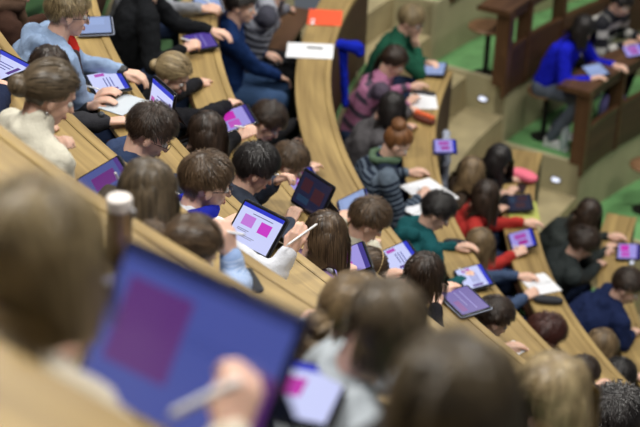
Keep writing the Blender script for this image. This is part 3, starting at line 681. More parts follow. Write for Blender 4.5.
    b.cap(N-z*.03, T((-.018, 0, -.05)), .058*B, .052, 12)
    for q in (-1, 1):
        b.cap(P+s*q*.06*B, chest+s*q*.07*B, .098*B, .090*B, 12); b.cap(N, (SL if q > 0 else SR), .05, .048*B, 10)
    b.cap(chest+s*.07, chest-s*.07, .09*B, .09*B, 12); b.cap(mid+s*.04, mid-s*.04, .092*B, .092*B, 12)
    tips = {}
    for (S, E_, W, Tt, sg, cu, pm, nm) in ((SL, EL, WL, TL, 1, handL, palmL, 'L'), (SR, ER, WR, TR, -1, handR, palmR, 'R')):
        b.cap(S, E_, .047*B, .038, 10); b.cap(E_, W, .038, .026, 10)
        up = {None: z, 'write': z*.8+s*(-sg)*-.6, 'in': s*sg+z*.2, 'cheek': s*sg*.9-f*.3, 'up': -f*.6+z*.5}[pm]
        xd = Tt-E_
        if pm == 'cheek': xd = nrm(T((.03, sg*.05, -.03))-W)
        tips[nm] = hand(b, W, xd, up, sg, cu, 1.0 if B >= 1 else .95)
    for (h_, K_, A_) in ((HL_, KL, AL), (HR_, KR, AR)):
        b.cap(h_, K_, .080*B, .056, 10); b.cap(K_, A_, .054, .036, 10); b.cap(A_-f*.02-z*.035, A_+f*.13-z*.055, .036, .030, 8)
    me = remesh(b, vox, 3); O = np.array([P[0], P[1], zf])
    body = link('person', me, None, skin(sk), O); body.location = O; tag(body, label, 'person', group)
    # face details
    for q in (-1, 1):
        fd = MB(); fd.ell(T((.077, q*.031, -.004)), (.0125*sc,)*3, Rh, 12, 8, 0); ey = obj('eye', fd, EYEW, body, sm=True)
        fd = MB(); fd.ell(T((.0845, q*.031, -.005)), (.0062*sc,)*3, Rh, 10, 6, 0); obj('iris', fd, EYED, ey, sm=True)
    fd = MB(); fd.ell(T((.0925, 0, -.064)), np.array((.006, .021, .0045))*sc, Rh, 12, 6); fd.ell(T((.0915, 0, -.072)), np.array((.006, .018, .005))*sc, Rh, 12, 6); obj('lips', fd, LIP, body, sm=True)
    st_, hcol, hl = hs; opt = dict(n=1500, wd=.0036)
    if far: opt = dict(n=1000, wd=.0046)
    opt.update(hopts or {})
    fd = MB()
    for q in (-1, 1): fd.tube([T((.088-.010*i*i*.1, q*(.016+.009*i), .020+.0016*math.sin(i))) for i in range(4)], [.002, .0035, .003, .0015], 6)
    o = obj('eyebrows', fd, mat('brow_'+hcol, (.05, .03, .02), .7), body, sm=True)
    if hs[0] in ('long', 'tied') and scale == 1.0: pass
    if hs[0] == 'long': opt['shoulders'] = [(SL, SR, .075*B), (N, P, .125*B), (SL, EL, .062), (SR, ER, .062)]
    hm = hair(Hc, Rh, st_, HM[hcol], hl, abs(hash(key)) % 1 + sum(map(ord, key)), scale=scale, **opt)
    link('hair', hm, body, HM[hcol], O)
    if glasses:
        g = MB()
        for q in (-1, 1):
            pts = [T((.100-.004*abs(math.cos(t)), q*(.032+.024*math.cos(t)), -.006+.018*math.sin(t))) for t in np.linspace(0, 2*PI, 17)]; g.tube(pts, .0017, 6)
            g.tube([T((.096, q*.056, .0)), T((.05, q*.074, .0)), T((.0, q*.084, -.004)), T((-.014, q*.085, -.02))], .0016, 6)
        g.tube([T((.098, -.010, -.002)), T((.103, 0, .001)), T((.098, .010, -.002))], .0016, 6); obj('glasses', g, GLS if glasses is True else glasses, body, sm=True)
    # --- clothing
    c = MB(); e_ = .013
    for q in (-1, 1):
        c.cap(P+s*q*.06*B+z*.01, chest+s*q*.075*B, .106*B+e_, .100*B+e_, 14); c.cap(N-z*.02, (SL if q > 0 else SR), .052+e_, .052*B+e_, 12)
    for q in (SL, SR): c.cap(N+z*.015-f*.01, N*.45+q*.55+z*.008, .05+e_, .045+e_, 12)
    c.cap(chest+s*.07, chest-s*.07, .092*B+e_, .092*B+e_, 14); c.cap(mid+s*.05, mid-s*.05, .10*B+e_, .10*B+e_, 14)
    for (S, E_, W) in ((SL, EL, WL), (SR, ER, WR)):
        We = E_+(W-E_)*(.93*sleeve); c.cap(S, E_, .053*B+e_, .045+e_, 12); c.cap(E_, We, .044+e_, .030+e_*.8, 12)
    if collar == 'turtle': c.cap(N-z*.01+f*.01, N+(Hc-N)*.42, .068, .066, 14)
    elif collar == 'hood':
        c.cap(N-f*.085+s*.075+z*.03, N-f*.11-z*.03, .05, .06, 12); c.cap(N-f*.085-s*.075+z*.03, N-f*.11-z*.03, .05, .06, 12); c.cap(N+s*.078+f*.02, N-f*.07+s*.06+z*.01, .028, .042, 10); c.cap(N-s*.078+f*.02, N-f*.07-s*.06+z*.01, .028, .042, 10)
        c.cap(N-f*.10-z*.05, N-f*.12-z*.13, .055, .03, 12)
    else: c.cap(N-z*.03, N+(Hc-N)*.12, .072, .062, 14)
    cm = remesh(c, .0095 if vox < .007 else .0125, 5, .022, .06)
    V = co(cm); al = np.full(len(V), 1e9); val = np.zeros(len(V))
    for (A_, B_, o0, w_) in ((P, N, 0, .9), (SL, EL, .2, 1.5), (EL, WL, .2+l1, 1.5), (SR, ER, .2, 1.5), (ER, WR, .2+l1, 1.5)):
        ab = B_-A_; t = np.clip(((V-A_)@ab)/(ab@ab), 0, 1); dd = np.linalg.norm(V-A_-t[:, None]*ab, axis=1)*w_; i_ = dd < al; al[i_] = dd[i_]; val[i_] = (o0+t*np.linalg.norm(ab))[i_]
    at_ = cm.attributes.new('along', 'FLOAT', 'POINT'); at_.data.foreach_set('value', val.astype(np.float32))
    link(topz or 'sweater', cm, body, top, O)
    # trousers and shoes
    c = MB()
    c.cap(HL_, HR_, .112*B, .112*B, 12)
    for (h_, K_, A_) in ((HL_, KL, AL), (HR_, KR, AR)):
        c.cap(h_, K_, .094*B, .070, 12); c.cap(K_, A_-z*.01, .068, .052, 12)
    cm = remesh(c, .014, 4, .014, .06); TM = {'denim': (.03, .045, .10), 'black': (.012, .012, .014), 'greyjean': (.10, .12, .16), 'blue': (.035, .07, .15)}[trousers]
    link('trousers', cm, body, cloth('trouser_'+trousers, TM), O)
    for A_ in (AL, AR):
        c = MB(); c.cap(A_-f*.025-z*.04, A_+f*.14-z*.055, .045, .036, 12); c.box(A_+f*.055-z*.085, (.25, .085, .012), np.column_stack([f, s, z])); cm = remesh(c, .011, 3)
        link('shoe', cm, body, mat('shoe_white', (.6, .6, .62), .6) if trousers == 'greyjean' else mat('shoe_dark', (.03, .03, .035), .6), O)
    J = dict(H=Hc, N=N, P=P, SL=SL, SR=SR, EL=EL, ER=ER, WL=WL, WR=WR, f=f, s=s, z=z, T=T, Rh=Rh, body=body, O=O, tips=tips, B=B); PEOPLE[key] = J
    for nm, pn in (('L', penL), ('R', penR)):
        if pn:
            g, sd = J['tips'][nm]; dr = nrm(g-sd); A_ = g+dr*.035; B_ = A_-dr*.165; pen(A_, B_, WPEN, pn, group='styluses in hands')
    return J
def acc(J, name, mb, m, vox=.008, disp=.008, it=3):
    me = remesh(mb, vox, it, disp, .03); return link(name, me, J['body'], m, J['O'])
def scarf(J, m, r=.033, tail=True, name='scarf'):
    N, f, s, z = J['N'], J['f'], J['s'], J['z']; c = MB(); R_ = .083
    pts = [N+z*(.048+.010*math.sin(3*t))+R_*(f*math.cos(t)*1.05+s*math.sin(t))+f*.012 for t in np.linspace(0, 2*PI, 15)]
    for a, b in zip(pts[:-1], pts[1:]): c.cap(a, b, r, r, 10)
    if tail: c.cap(N+f*.09+s*.02, N+f*.13-z*.20+s*.03, .034, .028, 10)
    return acc(J, name, c, m)
def cuffs(J, m, which='LR', w=.05, r=.036):
    for q in which:
        E_, W = J['E'+q], J['W'+q]; d = nrm(W-E_); c = MB(); c.cap(W-d*(w+.02), W-d*.012, r, r-.003, 12); acc(J, 'cuff', c, m, .006, .003)
PEOPLE_START = True
#@@PEOPLE
CL = cloth
def P_(*a, **k): return person(*a, **k)
# ---- row -1 (nearest)
J = P_('near', (34, 256), -1, 'blurred person with light brown hair close to camera at the left edge', CL('cream_cardigan', (.62, .56, .46)), hz=.345, hs=('long', 'sandy', .16), vox=.006, hopts=dict(n=4200, wd=.0034, vol=.02), R=(243, 388, .14), L=(60, 330, .05), palmR='write', handR=55, hpit=30, hyaw=-5)
pen(at(167, 417, 3.06), at(240, 381, 3.12), WPEN, 'big white stylus in the blurred hand over the large tablet', .0078, group=None)
J = P_('bigdark', (452, 414), -1, 'very blurred dark brown head nearest the camera at the bottom', CL('black_puffer', (.015, .015, .017), .5), hz=.36, scale=.86, hs=('long', 'olive', .14), hopts=dict(n=3800, wd=.0034, vol=.016), hpit=25, handR=30, L=(430, 410, .0), R=(500, 430, 0), build=.86)
# ---- row 0
J = P_('brown', (385, 326), 0, 'blurred brown-haired head and grey top between the curly ponytail and the nearest head', CL('grey_knit0', (.42, .46, .50)), hz=.37, build=.86, hipoff=.34, hipshift=-.16, yaw=-40, scale=.8, hs=('long', 'ash', .10), hopts=dict(n=3400, wd=.003), hpit=34, hyaw=25, L=(420, 375, -.05), R=(380, 440, -.1))
# ---- row 1
J = P_('offleft', (-32, 62), 1, 'student in navy at the left edge holding a stylus over a tablet', CL('navy_knit', (.012, .018, .045)), hz=.38, hs=('short', 'dkbrown', .05), R=(6, 84, .04), palmR='write', handR=50, penR='white stylus over the tablet at the left picture edge')
J = P_('turtle', (50, 93), 1, 'woman in cream turtleneck with brown hair pinned up, hands at her chin', CL('cream_knit', (.66, .63, .52)), hz=.40, hs=('tied', 'ash', .1), vox=.0055, hopts=dict(n=3200, wd=.0028, tie=(-.092, 0, -.005), bun=.046), collar='turtle', hpit=28, hyaw=-18, R=(56, 147, .19), L=(60, 141, .20), palmR='in', palmL='in', handR=50, handL=50, hipoff=.56)
b = MB(); b.ell(J['T']((.0, -.082, -.052)), (.005, .005, .007)); obj('earring', b, STEEL, J['body'], sm=True)
J = P_('long', (147, 192), 1, 'long-haired dark blonde student with glasses writing on a dim tablet', CL('dark_brown_top', (.05, .04, .03)), hz=.38, hs=('long', 'ash', .27), vox=.005, hopts=dict(n=3600, wd=.0024), scale=.87, hpit=30, hyaw=-18, glasses=True, L=(114, 187, .04), palmL='write', handL=48, penL='white stylus held by the long-haired student with glasses', R=(176, 225, .03))
cuffs(J, MATS['paper'], 'L')
J = P_('pony', (190, 251), 1, 'dark-haired student with low bun and pale blue striped sleeve', CL('blue_stripe', (.3, .4, .62), stripes=(.012, [(.27, .38, .62), (.48, .58, .76)], .5)), hz=.37, hs=('tied', 'brown', .1), vox=.005, hopts=dict(n=3200, wd=.0026, tie=(-.100, .03, -.01), bun=.056, curl=.006), scale=.86, hpit=36, hyaw=-14, R=(227, 234, .21), elbR=(236, 283, .03), palmR='write', handR=52, L=(165, 262, .04))
J = P_('curly', (352, 314), 1, 'student in pale grey shirt with curly light ponytail near the bottom centre', CL('pale_grey_shirt', (.58, .63, .68)), hz=.36, hs=('tied', 'ltbrown', .2), yaw=-25, hyaw=15, hipoff=.42, hipshift=-.06, build=1.08, vox=.0055, hopts=dict(n=3600, wd=.0028, tie=(-.092, .0, -.03), bun=0, curl=.012), hpit=34, L=(308, 322, .06), handL=22, R=(345, 340, .03))
J = P_('blond', (553, 396), 1, 'blurred blond head with visible ear at the bottom right', CL('olive_top', (.05, .05, .045)), hz=.38, hs=('long', 'blond', .20), hopts=dict(n=3400, wd=.003), hpit=20, hyaw=-5)
# ---- row 2
J = P_('topleft', (16, -18), 2, 'person in dark brown coat cut off by the top left corner', CL('brown_coat', (.045, .022, .015)), hz=.40, hs=('short', 'brown', .06), hpit=25, L=(60, 15, .03), R=(60, 45, .05))
scarf(J, CL('check_scarf', (.2, .13, .08), stripes=(.03, [(.10, .06, .04), (.35, .25, .15)], .6)))
J = P_('hoodie', (68, 12), 2, 'young man with sandy hair, glasses and pale blue hoodie', CL('pale_hoodie', (.27, .37, .55)), hz=.40, hs=('short', 'sandy', .055), vox=.0062, hopts=dict(n=3000, wd=.0028, vol=.016), hpit=14, hyaw=-6, glasses=True, collar='hood', build=1.1, L=(137, 74, .035), R=(103, 92, .035), elbR=(80, 108, -.05), handR=32, handL=34, hipoff=.63, topz='hoodie', penR='white stylus in the hooded student\'s right hand')
c = MB(); N_ = J['N']; c.cap(N_+J['f']*.07+J['z']*.03, N_+J['f']*.10-J['z']*.05, .03, .03); acc(J, 'red_collar', c, CL('red_cloth', (.55, .03, .02)))
c = MB(); c.cap(N_+J['f']*.09-J['z']*.07-J['s']*.02, N_+J['f']*.12-J['z']*.30-J['s']*.03, .036, .03); acc(J, 'checked_scarf', c, CL('plaid', (.1, .07, .06), stripes=(.05, [(.05, .035, .035), (.20, .15, .12), (.12, .03, .03)], .5)))
b = MB(); d_ = nrm(J['WL']-J['EL']); b.cap(J['WL']-d_*.012, J['WL']-d_*.004, .034, .034, 14); obj('wristband', b, RUBBER, J['body'], sm=True)
J = P_('dk46', (47, 70), 2, 'student with dark brown hair behind the cream turtleneck woman, wristwatch on the desk', CL('dark_top', (.03, .03, .035)), hz=.26, hs=('long', 'dkbrown', .16), hpit=45, L=(100, 100, .02), R=(122, 120, .04), elbR=(86, 124, .03), hipoff=.6)
b = MB(); d_ = nrm(J['WR']-J['ER']); b.cap(J['WR']-d_*.03, J['WR']-d_*.01, .033, .032, 16); b.cap(J['WR']-d_*.022+J['z']*.028, J['WR']-d_*.020+J['z']*.036, .02, .019, 16); obj('wristwatch', b, mat('watch_dark', (.05, .055, .06), .35, .5), J['body'], sm=True)
J = P_('navy', (150, 131), 2, 'dark-haired man with glasses and navy shirt in front of the upright tablet', CL('navy_shirt', (.035, .055, .12)), hz=.37, hs=('short', 'dkbrown', .05), vox=.0055, hopts=dict(n=4200, wd=.0024, vol=.014, curl=.0015), hpit=36, hyaw=-24, glasses=True, L=(170, 118, .035), R=(212, 160, .05), handL=20, hipoff=.62, build=1.08, hroll=4)
J = P_('glasses', (206, 182), 2, 'brown-haired man with glasses, blue scarf and white top using the sharp tablet', CL('white_top', (.78, .80, .86)), hz=.385, hs=('short', 'brown', .062), vox=.005, hopts=dict(n=5000, wd=.0022, vol=.014, curl=.001), hpit=16, hyaw=-20, glasses=True, R=(298, 237, .20), elbR=(272, 279, .02), palmR='write', handR=50, L=(238, 218, .04), hipoff=.66, build=1.08)
scarf(J, CL('royal_scarf', (.02, .03, .42)), .030, tail=False)
# ---- row 3
J = P_('knit', (160, -62), 3, 'arm in grey knitted sleeve reaching in at the top edge', CL('grey_knit', (.25, .26, .29)), hz=.38, R=(212, 8, .08), L=(205, -20, .05), palmR='write', handR=50, penR='pen held at the top edge by the grey knitted sleeve')
J = P_('coat', (158, -22), 3, 'student in long black coat with both hands over a violet tablet', CL('black_coat', (.010, .011, .013)), hz=.42, hs=('short', 'dkbrown', .06), hpit=25, L=(222, 32, .05), R=(194, 44, .09), palmR='write', handR=55, penR='pale stylus in the fist above the violet tablet', build=1.12, vox=.0065)
J = P_('blondp', (173, 74), 3, 'blonde woman with tied-back hair and black top', CL('black_top', (.014, .014, .017)), hz=.37, hs=('tied', 'blond', .1), vox=.006, hopts=dict(n=2800, wd=.003, tie=(-.095, .01, -.02), bun=.036), hpit=32, hyaw=-34, R=(234, 101, .06), L=(205, 80, .02), handR=25)
J = P_('g210', (207, 134), 3, 'student with long straight dark hair beside the magenta picture', CL('black_top2', (.012, .012, .014)), hz=.37, hs=('long', 'dkbrown', .26), vox=.006, hopts=dict(n=3600, wd=.0026), hpit=28, hyaw=-5, R=(249, 131, .10), palmR='write', handR=52, penR='pale stylus held over the magenta picture', L=(225, 105, .03), elbR=(222, 146, .03))
J = P_('dk257', (255, 168), 3, 'dark wavy-haired student in charcoal jacket with striped cuff', CL('charcoal_jacket', (.045, .055, .08)), hz=.37, hs=('short', 'black', .075), vox=.0055, hopts=dict(n=4600, wd=.0025, vol=.020, curl=.003), build=1.1, hpit=30, hyaw=-16, L=(285, 175, .22), R=(294, 212, .04), palmL='write', handL=52, penL='white stylus held before the charcoal-jacketed student\'s face')
cuffs(J, CL('striped_cuff', (.3, .34, .4), stripes=(.014, [(.14, .17, .24), (.45, .5, .56)], .5)), 'L', .08)
J = P_('g325', (325, 236), 3, 'student with long smooth dark brown hair right of the sharp tablet', CL('lilac_top', (.25, .16, .30)), hz=.375, hs=('long', 'brown', .28), vox=.0055, hopts=dict(n=4600, wd=.0022), hpit=30, hyaw=-8, L=(342, 250, .06), R=(350, 270, .06))
c = MB(); N_ = J['N']; f_, s_, z_ = J['f'], J['s'], J['z']
for i in range(17):
    t = 2*PI*i/17; c.cap(N_+.085*(f_*math.cos(t)+s_*math.sin(t))-z_*.01, N_+.105*(f_*math.cos(t)+s_*math.sin(t))-z_*.02, .016, .013, 8)
acc(J, 'lace_collar', c, MATS['paper'], .006, .003)
# ---- row 4
J = P_('bluesw', (241, 5), 4, 'dark-haired man in navy blue sweater sitting back from the curved desk', CL('blue_sweater', (.009, .028, .105)), hz=.44, hs=('short', 'black', .05), hopts=dict(n=2200, wd=.003), hpit=8, hyaw=-12, R=(286, 79, -.12), L=(275, 55, -.06), trousers='blue', hipoff=.74, lap=True, build=1.2, handL=30)
Q = PEOPLE['bluesw']['tips']['L'][0]; slab('phone', Q+np.array([0, 0, -.012]), -60, (.07, .14, .009), MATS['phone_black'], 'black phone in the blue-sweatered man\'s hand', 'phone', .012)
J = P_('pattern', (280, -17), 4, 'person in black and white patterned sweater cut off by the top edge', CL('nordic', (.2, .2, .25), stripes=(.05, [(.05, .05, .07), (.38, .40, .46), (.16, .17, .2)], .45)), hz=.44, hs=('short', 'dkbrown', .05), hpit=15, R=(277, 20, -.02), L=(290, 8, -.02), trousers='black', hipoff=.66, lap=True, build=1.2)
J = P_('p268', (267, 121), 4, 'dark-haired head behind the hand above the magenta tablet', CL('black_top3', (.012, .012, .014)), hz=.40, hs=('short', 'dkbrown', .06), hopts=dict(n=2200, wd=.003, vol=.018), hpit=42, hyaw=-22, hipoff=.66, L=(300, 120, -.1), R=(300, 140, -.1), trousers='black')
J = P_('p287', (289, 163), 4, 'boy with short brown hair and pale face bent over a bright tablet', CL('dark_green_top', (.03, .035, .035)), hz=.38, hs=('short', 'brown', .05), vox=.0065, hopts=dict(n=2600, wd=.0028, vol=.016), hpit=35, hyaw=-20, hipoff=.66, L=(312, 165, .08), R=(310, 184, .08))
J = P_('p365', (368, 220), 4, 'short brown-haired student in cream jumper behind the edge-on tablet', CL('cream_jumper', (.58, .55, .44)), hz=.37, hs=('short', 'brown', .07), vox=.0065, hopts=dict(n=3200, wd=.0028, vol=.022), hpit=36, hyaw=-20, L=(345, 213, .06), R=(375, 240, .03))
J = P_('p370', (367, 270), 4, 'student with brown hair tied under a thin hair band', CL('wine_top', (.06, .03, .04)), hz=.34, hs=('tied', 'brown', .22), vox=.006, hopts=dict(n=3200, wd=.0028, tie=(-.09, -.01, -.04), bun=0), hpit=34, hyaw=-8, L=(394, 272, .05), R=(402, 282, .05))
b = MB(); T = J['T']; b.tube([T(HC+np.array([.012-.02*math.cos(t)*0, (HR[1]+.014)*math.cos(t), (HR[2]+.014)*math.sin(t)])) for t in np.linspace(-.2, PI+.2, 24)], .0035, 6); obj('hair_band', b, mat('gold_band', (.5, .36, .16), .4), J['body'], sm=True)
J = P_('p425', (423, 276), 4, 'dark-haired student in black below the white-screened tablet', CL('black_top4', (.014, .013, .016)), hz=.37, hs=('long', 'dkbrown', .14), vox=.0065, hopts=dict(n=3000, wd=.003, vol=.018), hpit=36, hyaw=-10, R=(437, 297, .06), L=(450, 285, .04))
# ---- row 5
J = P_('green', (411, 20), 5, 'blonde woman in dark green sweater resting her cheek on her hand', CL('green_sweater', (.015, .085, .05)), hz=.40, hs=('short', 'sandy', .075), hopts=dict(n=2200, wd=.0036, vol=.016), hpit=22, hyaw=-10, glasses=True, R=(417, 40, .22), elbR=(419, 74, .03), palmR='cheek', L=(432, 62, .05), handR=40, far=False)
J = P_('pink', (394, 61), 5, 'woman with dark braid and pink and grey striped top', CL('pink_stripes', (.4, .18, .28), stripes=(.115, [(.42, .17, .29), (.09, .07, .10)], .62)), hz=.38, hs=('tied', 'dkbrown', .30), hopts=dict(n=2400, wd=.0034, tie=(-.09, .0, -.03), bun=0), hpit=34, hyaw=-8, R=(413, 98, .05), L=(418, 84, .05))
J = P_('grey5', (391, 108), 5, 'black-haired student in grey jacket between striped sweaters', CL('grey_jacket', (.085, .08, .085)), hz=.35, hs=('long', 'black', .22), hopts=dict(n=2600, wd=.0036), hpit=42, hyaw=5, R=(412, 125, .04), L=(414, 108, .04))
J = P_('red5', (397, 143), 5, 'auburn-haired woman in dark striped sweater writing in a notebook', CL('navy_stripes', (.04, .05, .07), stripes=(.035, [(.018, .026, .045), (.12, .155, .20)], .62)), hz=.38, hs=('tied', 'auburn', .1), hopts=dict(n=2800, wd=.0032, tie=(-.06, .0, .095), bun=.048, curl=.006), hpit=36, hyaw=-8, R=(426, 191, .05), palmR='write', handR=50, L=(418, 170, .04), vox=.0065, build=1.05, penR='stylus in the auburn-haired woman\'s hand')
scarf(J, CL('sage_scarf', (.10, .16, .10)), .026, tail=False)
J = P_('teal', (437, 211), 5, 'dark-haired boy in teal hooded top above a white tablet', CL('teal_hoodie', (.012, .085, .095)), hz=.38, hs=('short', 'black', .05), hopts=dict(n=3000, wd=.003, vol=.018), vox=.0062, hpit=36, hyaw=-22, collar='hood', R=(472, 274, .035), L=(466, 245, .04), topz='hoodie', penR='stylus in the teal-hooded boy\'s hand')
J = P_('p495', (493, 318), 5, 'boy with dark brown cropped hair just above the nearest dark blur', CL('slate_top', (.05, .06, .08)), hz=.40, hs=('short', 'dkbrown', .05), hopts=dict(n=2800, wd=.003, vol=.016), hpit=34, hyaw=-15, hipoff=.62, L=(515, 345, .03))
# ---- row 6
J = P_('blk6', (498, 159), 6, 'black-haired student by the pink pouch lit by a phone', CL('black_knit', (.015, .015, .018)), hz=.37, hs=('long', 'black', .26), hopts=dict(n=2400, wd=.004), hpit=34, hyaw=-30, L=(520, 176, .04), R=(512, 190, .05))
J = P_('brn6', (471, 172), 6, 'student with wavy golden-brown hair behind the black-haired one', CL('brown_knit', (.05, .035, .025)), hz=.42, hs=('long', 'ltbrown', .30), hopts=dict(n=2400, wd=.004, curl=.004), hpit=25, hyaw=5, L=(505, 192, .04), R=(503, 207, .05), hipoff=.70)
J = P_('red6', (485, 196), 6, 'long dark-haired student in red sweater with both arms on the desk', CL('red_sweater', (.42, .035, .03)), hz=.38, hs=('long', 'dkbrown', .24), hopts=dict(n=2800, wd=.0036), hpit=32, hyaw=-5, L=(533, 221, .05), R=(522, 250, .05), palmR='write', handR=50, penR='white stylus in the red-sleeved hand', hipoff=.62, vox=.0065)
J = P_('lt6', (479, 245), 6, 'light brown smooth-haired student in front of the red sweater', CL('denim_jacket', (.055, .085, .16)), hz=.36, hs=('long', 'ltbrown', .16), hopts=dict(n=2800, wd=.0034), hpit=34, hyaw=0, R=(534, 292, .05), L=(528, 275, .04), hipoff=.68, palmR='write', handR=48)
J = P_('curl6', (545, 334), 6, 'student with very dark red curly hair at the end of a desk', CL('grey_top6', (.05, .05, .06)), hz=.38, hs=('short', 'darkred', .08), hopts=dict(n=3600, wd=.0032, vol=.034, curl=.005), hpit=34, hyaw=-10, hipoff=.64)
J = P_('p580', (581, 376), 6, 'smooth dark brown head beside the blurred blond hair', CL('brown_top6', (.04, .03, .025)), hz=.38, hs=('short', 'dkbrown', .04), hopts=dict(n=2800, wd=.003), hpit=30, hipoff=.66)
J = P_('p622', (614, 420), 3, 'head of black curls in the lower right corner', CL('black_top6', (.014, .014, .016)), hz=.38, hs=('short', 'black', .07), hopts=dict(n=5000, wd=.003, vol=.034, curl=.006), hpit=26)
J = P_('p590', (592, 432), 6, 'dark hair cut off by the bottom edge near the right corner', CL('black_top7', (.02, .02, .022)), hz=.38, hs=('short', 'dkbrown', .06), hpit=30, hipoff=.62)
# ---- row 7
J = P_('coat7', (588, 213), 7, 'long dark-haired student in black puffer coat holding the magenta tablet', CL('dark_coat7', (.028, .034, .032), .6), hz=.38, hs=('long', 'dkbrown', .24), hopts=dict(n=2400, wd=.004), hpit=36, hyaw=-15, L=(617, 235, .05), R=(612, 245, .03), build=1.22, hipoff=.72)
J = P_('coat7b', (583, 243), 7, 'dark wavy-haired student in dark coat at the near side of the magenta tablet', CL('dark_coat7b', (.024, .03, .03), .6), hz=.36, hs=('short', 'dkbrown', .09), hopts=dict(n=2800, wd=.0038, vol=.03, curl=.004), hpit=38, hyaw=0, R=(602, 262, .04), L=(606, 250, .03), build=1.22, hipoff=.72)
J = P_('navy7', (627, 286), 7, 'cropped dark-haired man in navy hooded top at the right edge', CL('navy_hoodie', (.012, .020, .065)), hz=.36, hs=('short', 'dkbrown', .035), hopts=dict(n=2600, wd=.0034), hpit=30, hyaw=-25, scale=1.1, collar='hood', L=(603, 290, .04), R=(636, 330, .04), topz='hoodie', build=1.2, hipoff=.66)
J = P_('lt7', (601, 348), 7, 'student with long smooth light brown hair under the navy-hooded man', CL('dark_grey7', (.035, .04, .04)), hz=.38, hs=('long', 'ltbrown', .18), hopts=dict(n=2800, wd=.0034), hpit=28, hyaw=-8, scale=1.05, hipoff=.70)
J = P_('p615', (617, 378), 7, 'short dark-haired head with an ear beside the small pale tablet', CL('dark_green7', (.012, .03, .02)), hz=.38, hs=('short', 'black', .04), hopts=dict(n=2600, wd=.0034), hpit=34, scale=1.1, hipoff=.70)
# ---- beyond the aisle
J = P_('blue6', (583, 28), 6, 'student in royal blue sweater leaning on the brown panelled desk', CL('royal_sweater', (.01, .015, .50)), hz=.40, hs=('long', 'black', .22), hopts=dict(n=2000, wd=.0046), hpit=34, hyaw=-5, L=(621, 66, .04), R=(598, 77, .04), trousers='greyjean', tuck=.34, hipoff=.54)
J = P_('bw6', (621, 2), 6, 'person in black and white jacket by the right end of the top edge', CL('bw_jacket', (.3, .3, .3), stripes=(.16, [(.025, .025, .03), (.50, .49, .46)], .55)), hz=.42, hs=('short', 'black', .06), hopts=dict(n=1800, wd=.0046), hpit=28, L=(645, 38, .04), R=(630, 42, .06), hipoff=.60, trousers='black')
swivel(PEOPLE['blue6']['P'], ZK(6)-FLOOR, 'round brown seat under the student in royal blue', SEATW)
swivel(PEOPLE['bw6']['P'], ZK(6)-FLOOR, 'round seat under the person in the black and white jacket', SEATW)
# ---- clothes and bags left about
A0 = 171.5; e = empty('blue_jacket', pol(178.6, RK(4)-.02, ZK(4)-.5)); tag(e, 'royal blue jacket hanging over the inner edge of the curved desk', 'jacket'); m = CL('royal_jacket', (.008, .02, .42))
pa = at(340, 44, .03); pb = at(357, 48, -.0); c = MB(); c.cap(pa, pb, .035, .05, 12); c.cap(pb, pb+np.array([.02, -.01, -.03]), .05, .035, 12); o = link('rolled_hood', remesh(c, .009, 3, .02, .05), e, m, e['_o'])
p1 = at(343, 48, -.02); p1 = pol(ang(p1), RK(4)-.06, -.02); c = MB(); c.cap(p1, p1+np.array([.02, -.03, -.28]), .035, .030, 10); c.cap(p1+np.array([.02, -.03, -.28]), p1+np.array([.03, -.05, -.42]), .030, .024, 10); o = link('sleeve', remesh(c, .009, 3, .014, .05), e, m, e['_o'])
P = at(445, 166, ZK(5)-.2); P = pol(ang(P), RK(5)-.075, ZK(5)-.12); e = empty('pale_cloth', P); tag(e, 'pale blue-grey cloth hanging over the desk edge by the beige steps', 'jacket')
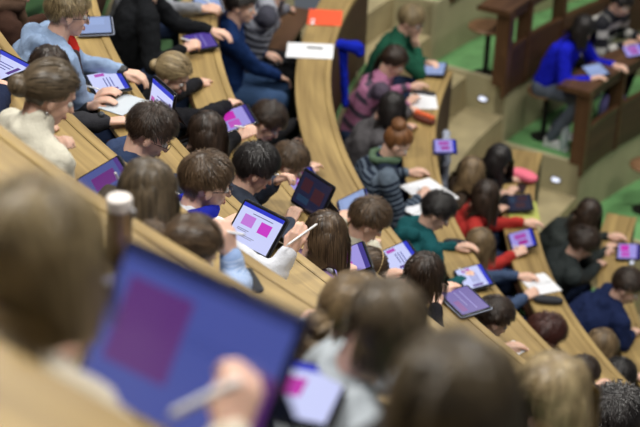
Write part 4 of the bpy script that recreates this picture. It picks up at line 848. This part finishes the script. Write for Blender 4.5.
c = MB(); t_ = np.array([-math.sin(rad(ang(P))), math.cos(rad(ang(P))), 0]); c.cap(P+t_*.14+np.array([0, 0, .11]), P-t_*.14+np.array([0, 0, .11]), .03, .03); c.cap(P+t_*.12, P-t_*.10, .035, .035); c.cap(P+t_*.10-np.array([0, 0, .2]), P-t_*.06-np.array([0, 0, .24]), .03, .028); c.cap(P+np.array([0, 0, .1]), P-np.array([0, 0, .24]), .04, .035); link('folded_cloth', remesh(c, .01, 3, .02, .06), e, CL('pale_blue_cloth', (.33, .36, .44)), e['_o'])
P = at(388, 6, ZK(5)-FLOOR+.12); e = empty('black_bag', (P[0], P[1], ZK(5)-FLOOR)); tag(e, 'black bag on the steps at the top edge above the green sweater', 'bag')
c = MB(); P[2] = ZK(5)-FLOOR+.15; c.cap(P+np.array([-.14, .03, -.03]), P+np.array([.12, .02, -.02]), .12, .11); c.cap(P+np.array([-.1, .0, .06]), P+np.array([.06, .02, .05]), .08, .07); link('bag_body', remesh(c, .014, 3, .05, .09), e, CL('black_bag_cloth', (.012, .012, .014)), e['_o'])
pen(at(286, 246, ZK(2)+.19), at(317, 224, ZK(2)+.235), WPEN, 'white stylus pointing at the sharp tablet from the right', .0045, group=None)
pen(at(246, 235, ZK(1)+.20), at(213, 229, ZK(1)+.235), WPEN, 'white stylus pointing at the sharp tablet from the left', .0045, group=None)
#@@END
# ================================================================== LIGHT
def area(loc, size, power, col=(1, .96, .9), rot=(0, 0, 0)):
    l = bpy.data.lights.new('ceiling_lamp', 'AREA'); l.shape = 'RECTANGLE'; l.size, l.size_y = size; l.energy = power; l.color = col
    o = bpy.data.objects.new('ceiling_lamp', l); o.location = loc; o.rotation_euler = rot; C.objects.link(o); return o
for (x, y) in ((-2.5, 4), (1.5, 3), (-2.5, 9.5), (2.5, 9), (6.5, 8), (1, 15), (6, 14.5)):
    area((x, y, 7.2), (1.4, .9), 235, (1, .965, .90))
W = bpy.data.worlds.new('world'); W.use_nodes = True; W.node_tree.nodes['Background'].inputs[0].default_value = (.80, .88, 1, 1); W.node_tree.nodes['Background'].inputs[1].default_value = .13
bpy.context.scene.world = W
vs = bpy.context.scene.view_settings; vs.view_transform = 'Standard'; vs.look = 'None'; vs.gamma = 1; vs.exposure = 0; vs.use_curve_mapping = False
for o in list(bpy.data.objects):
    if '_o' in o: del o['_o']
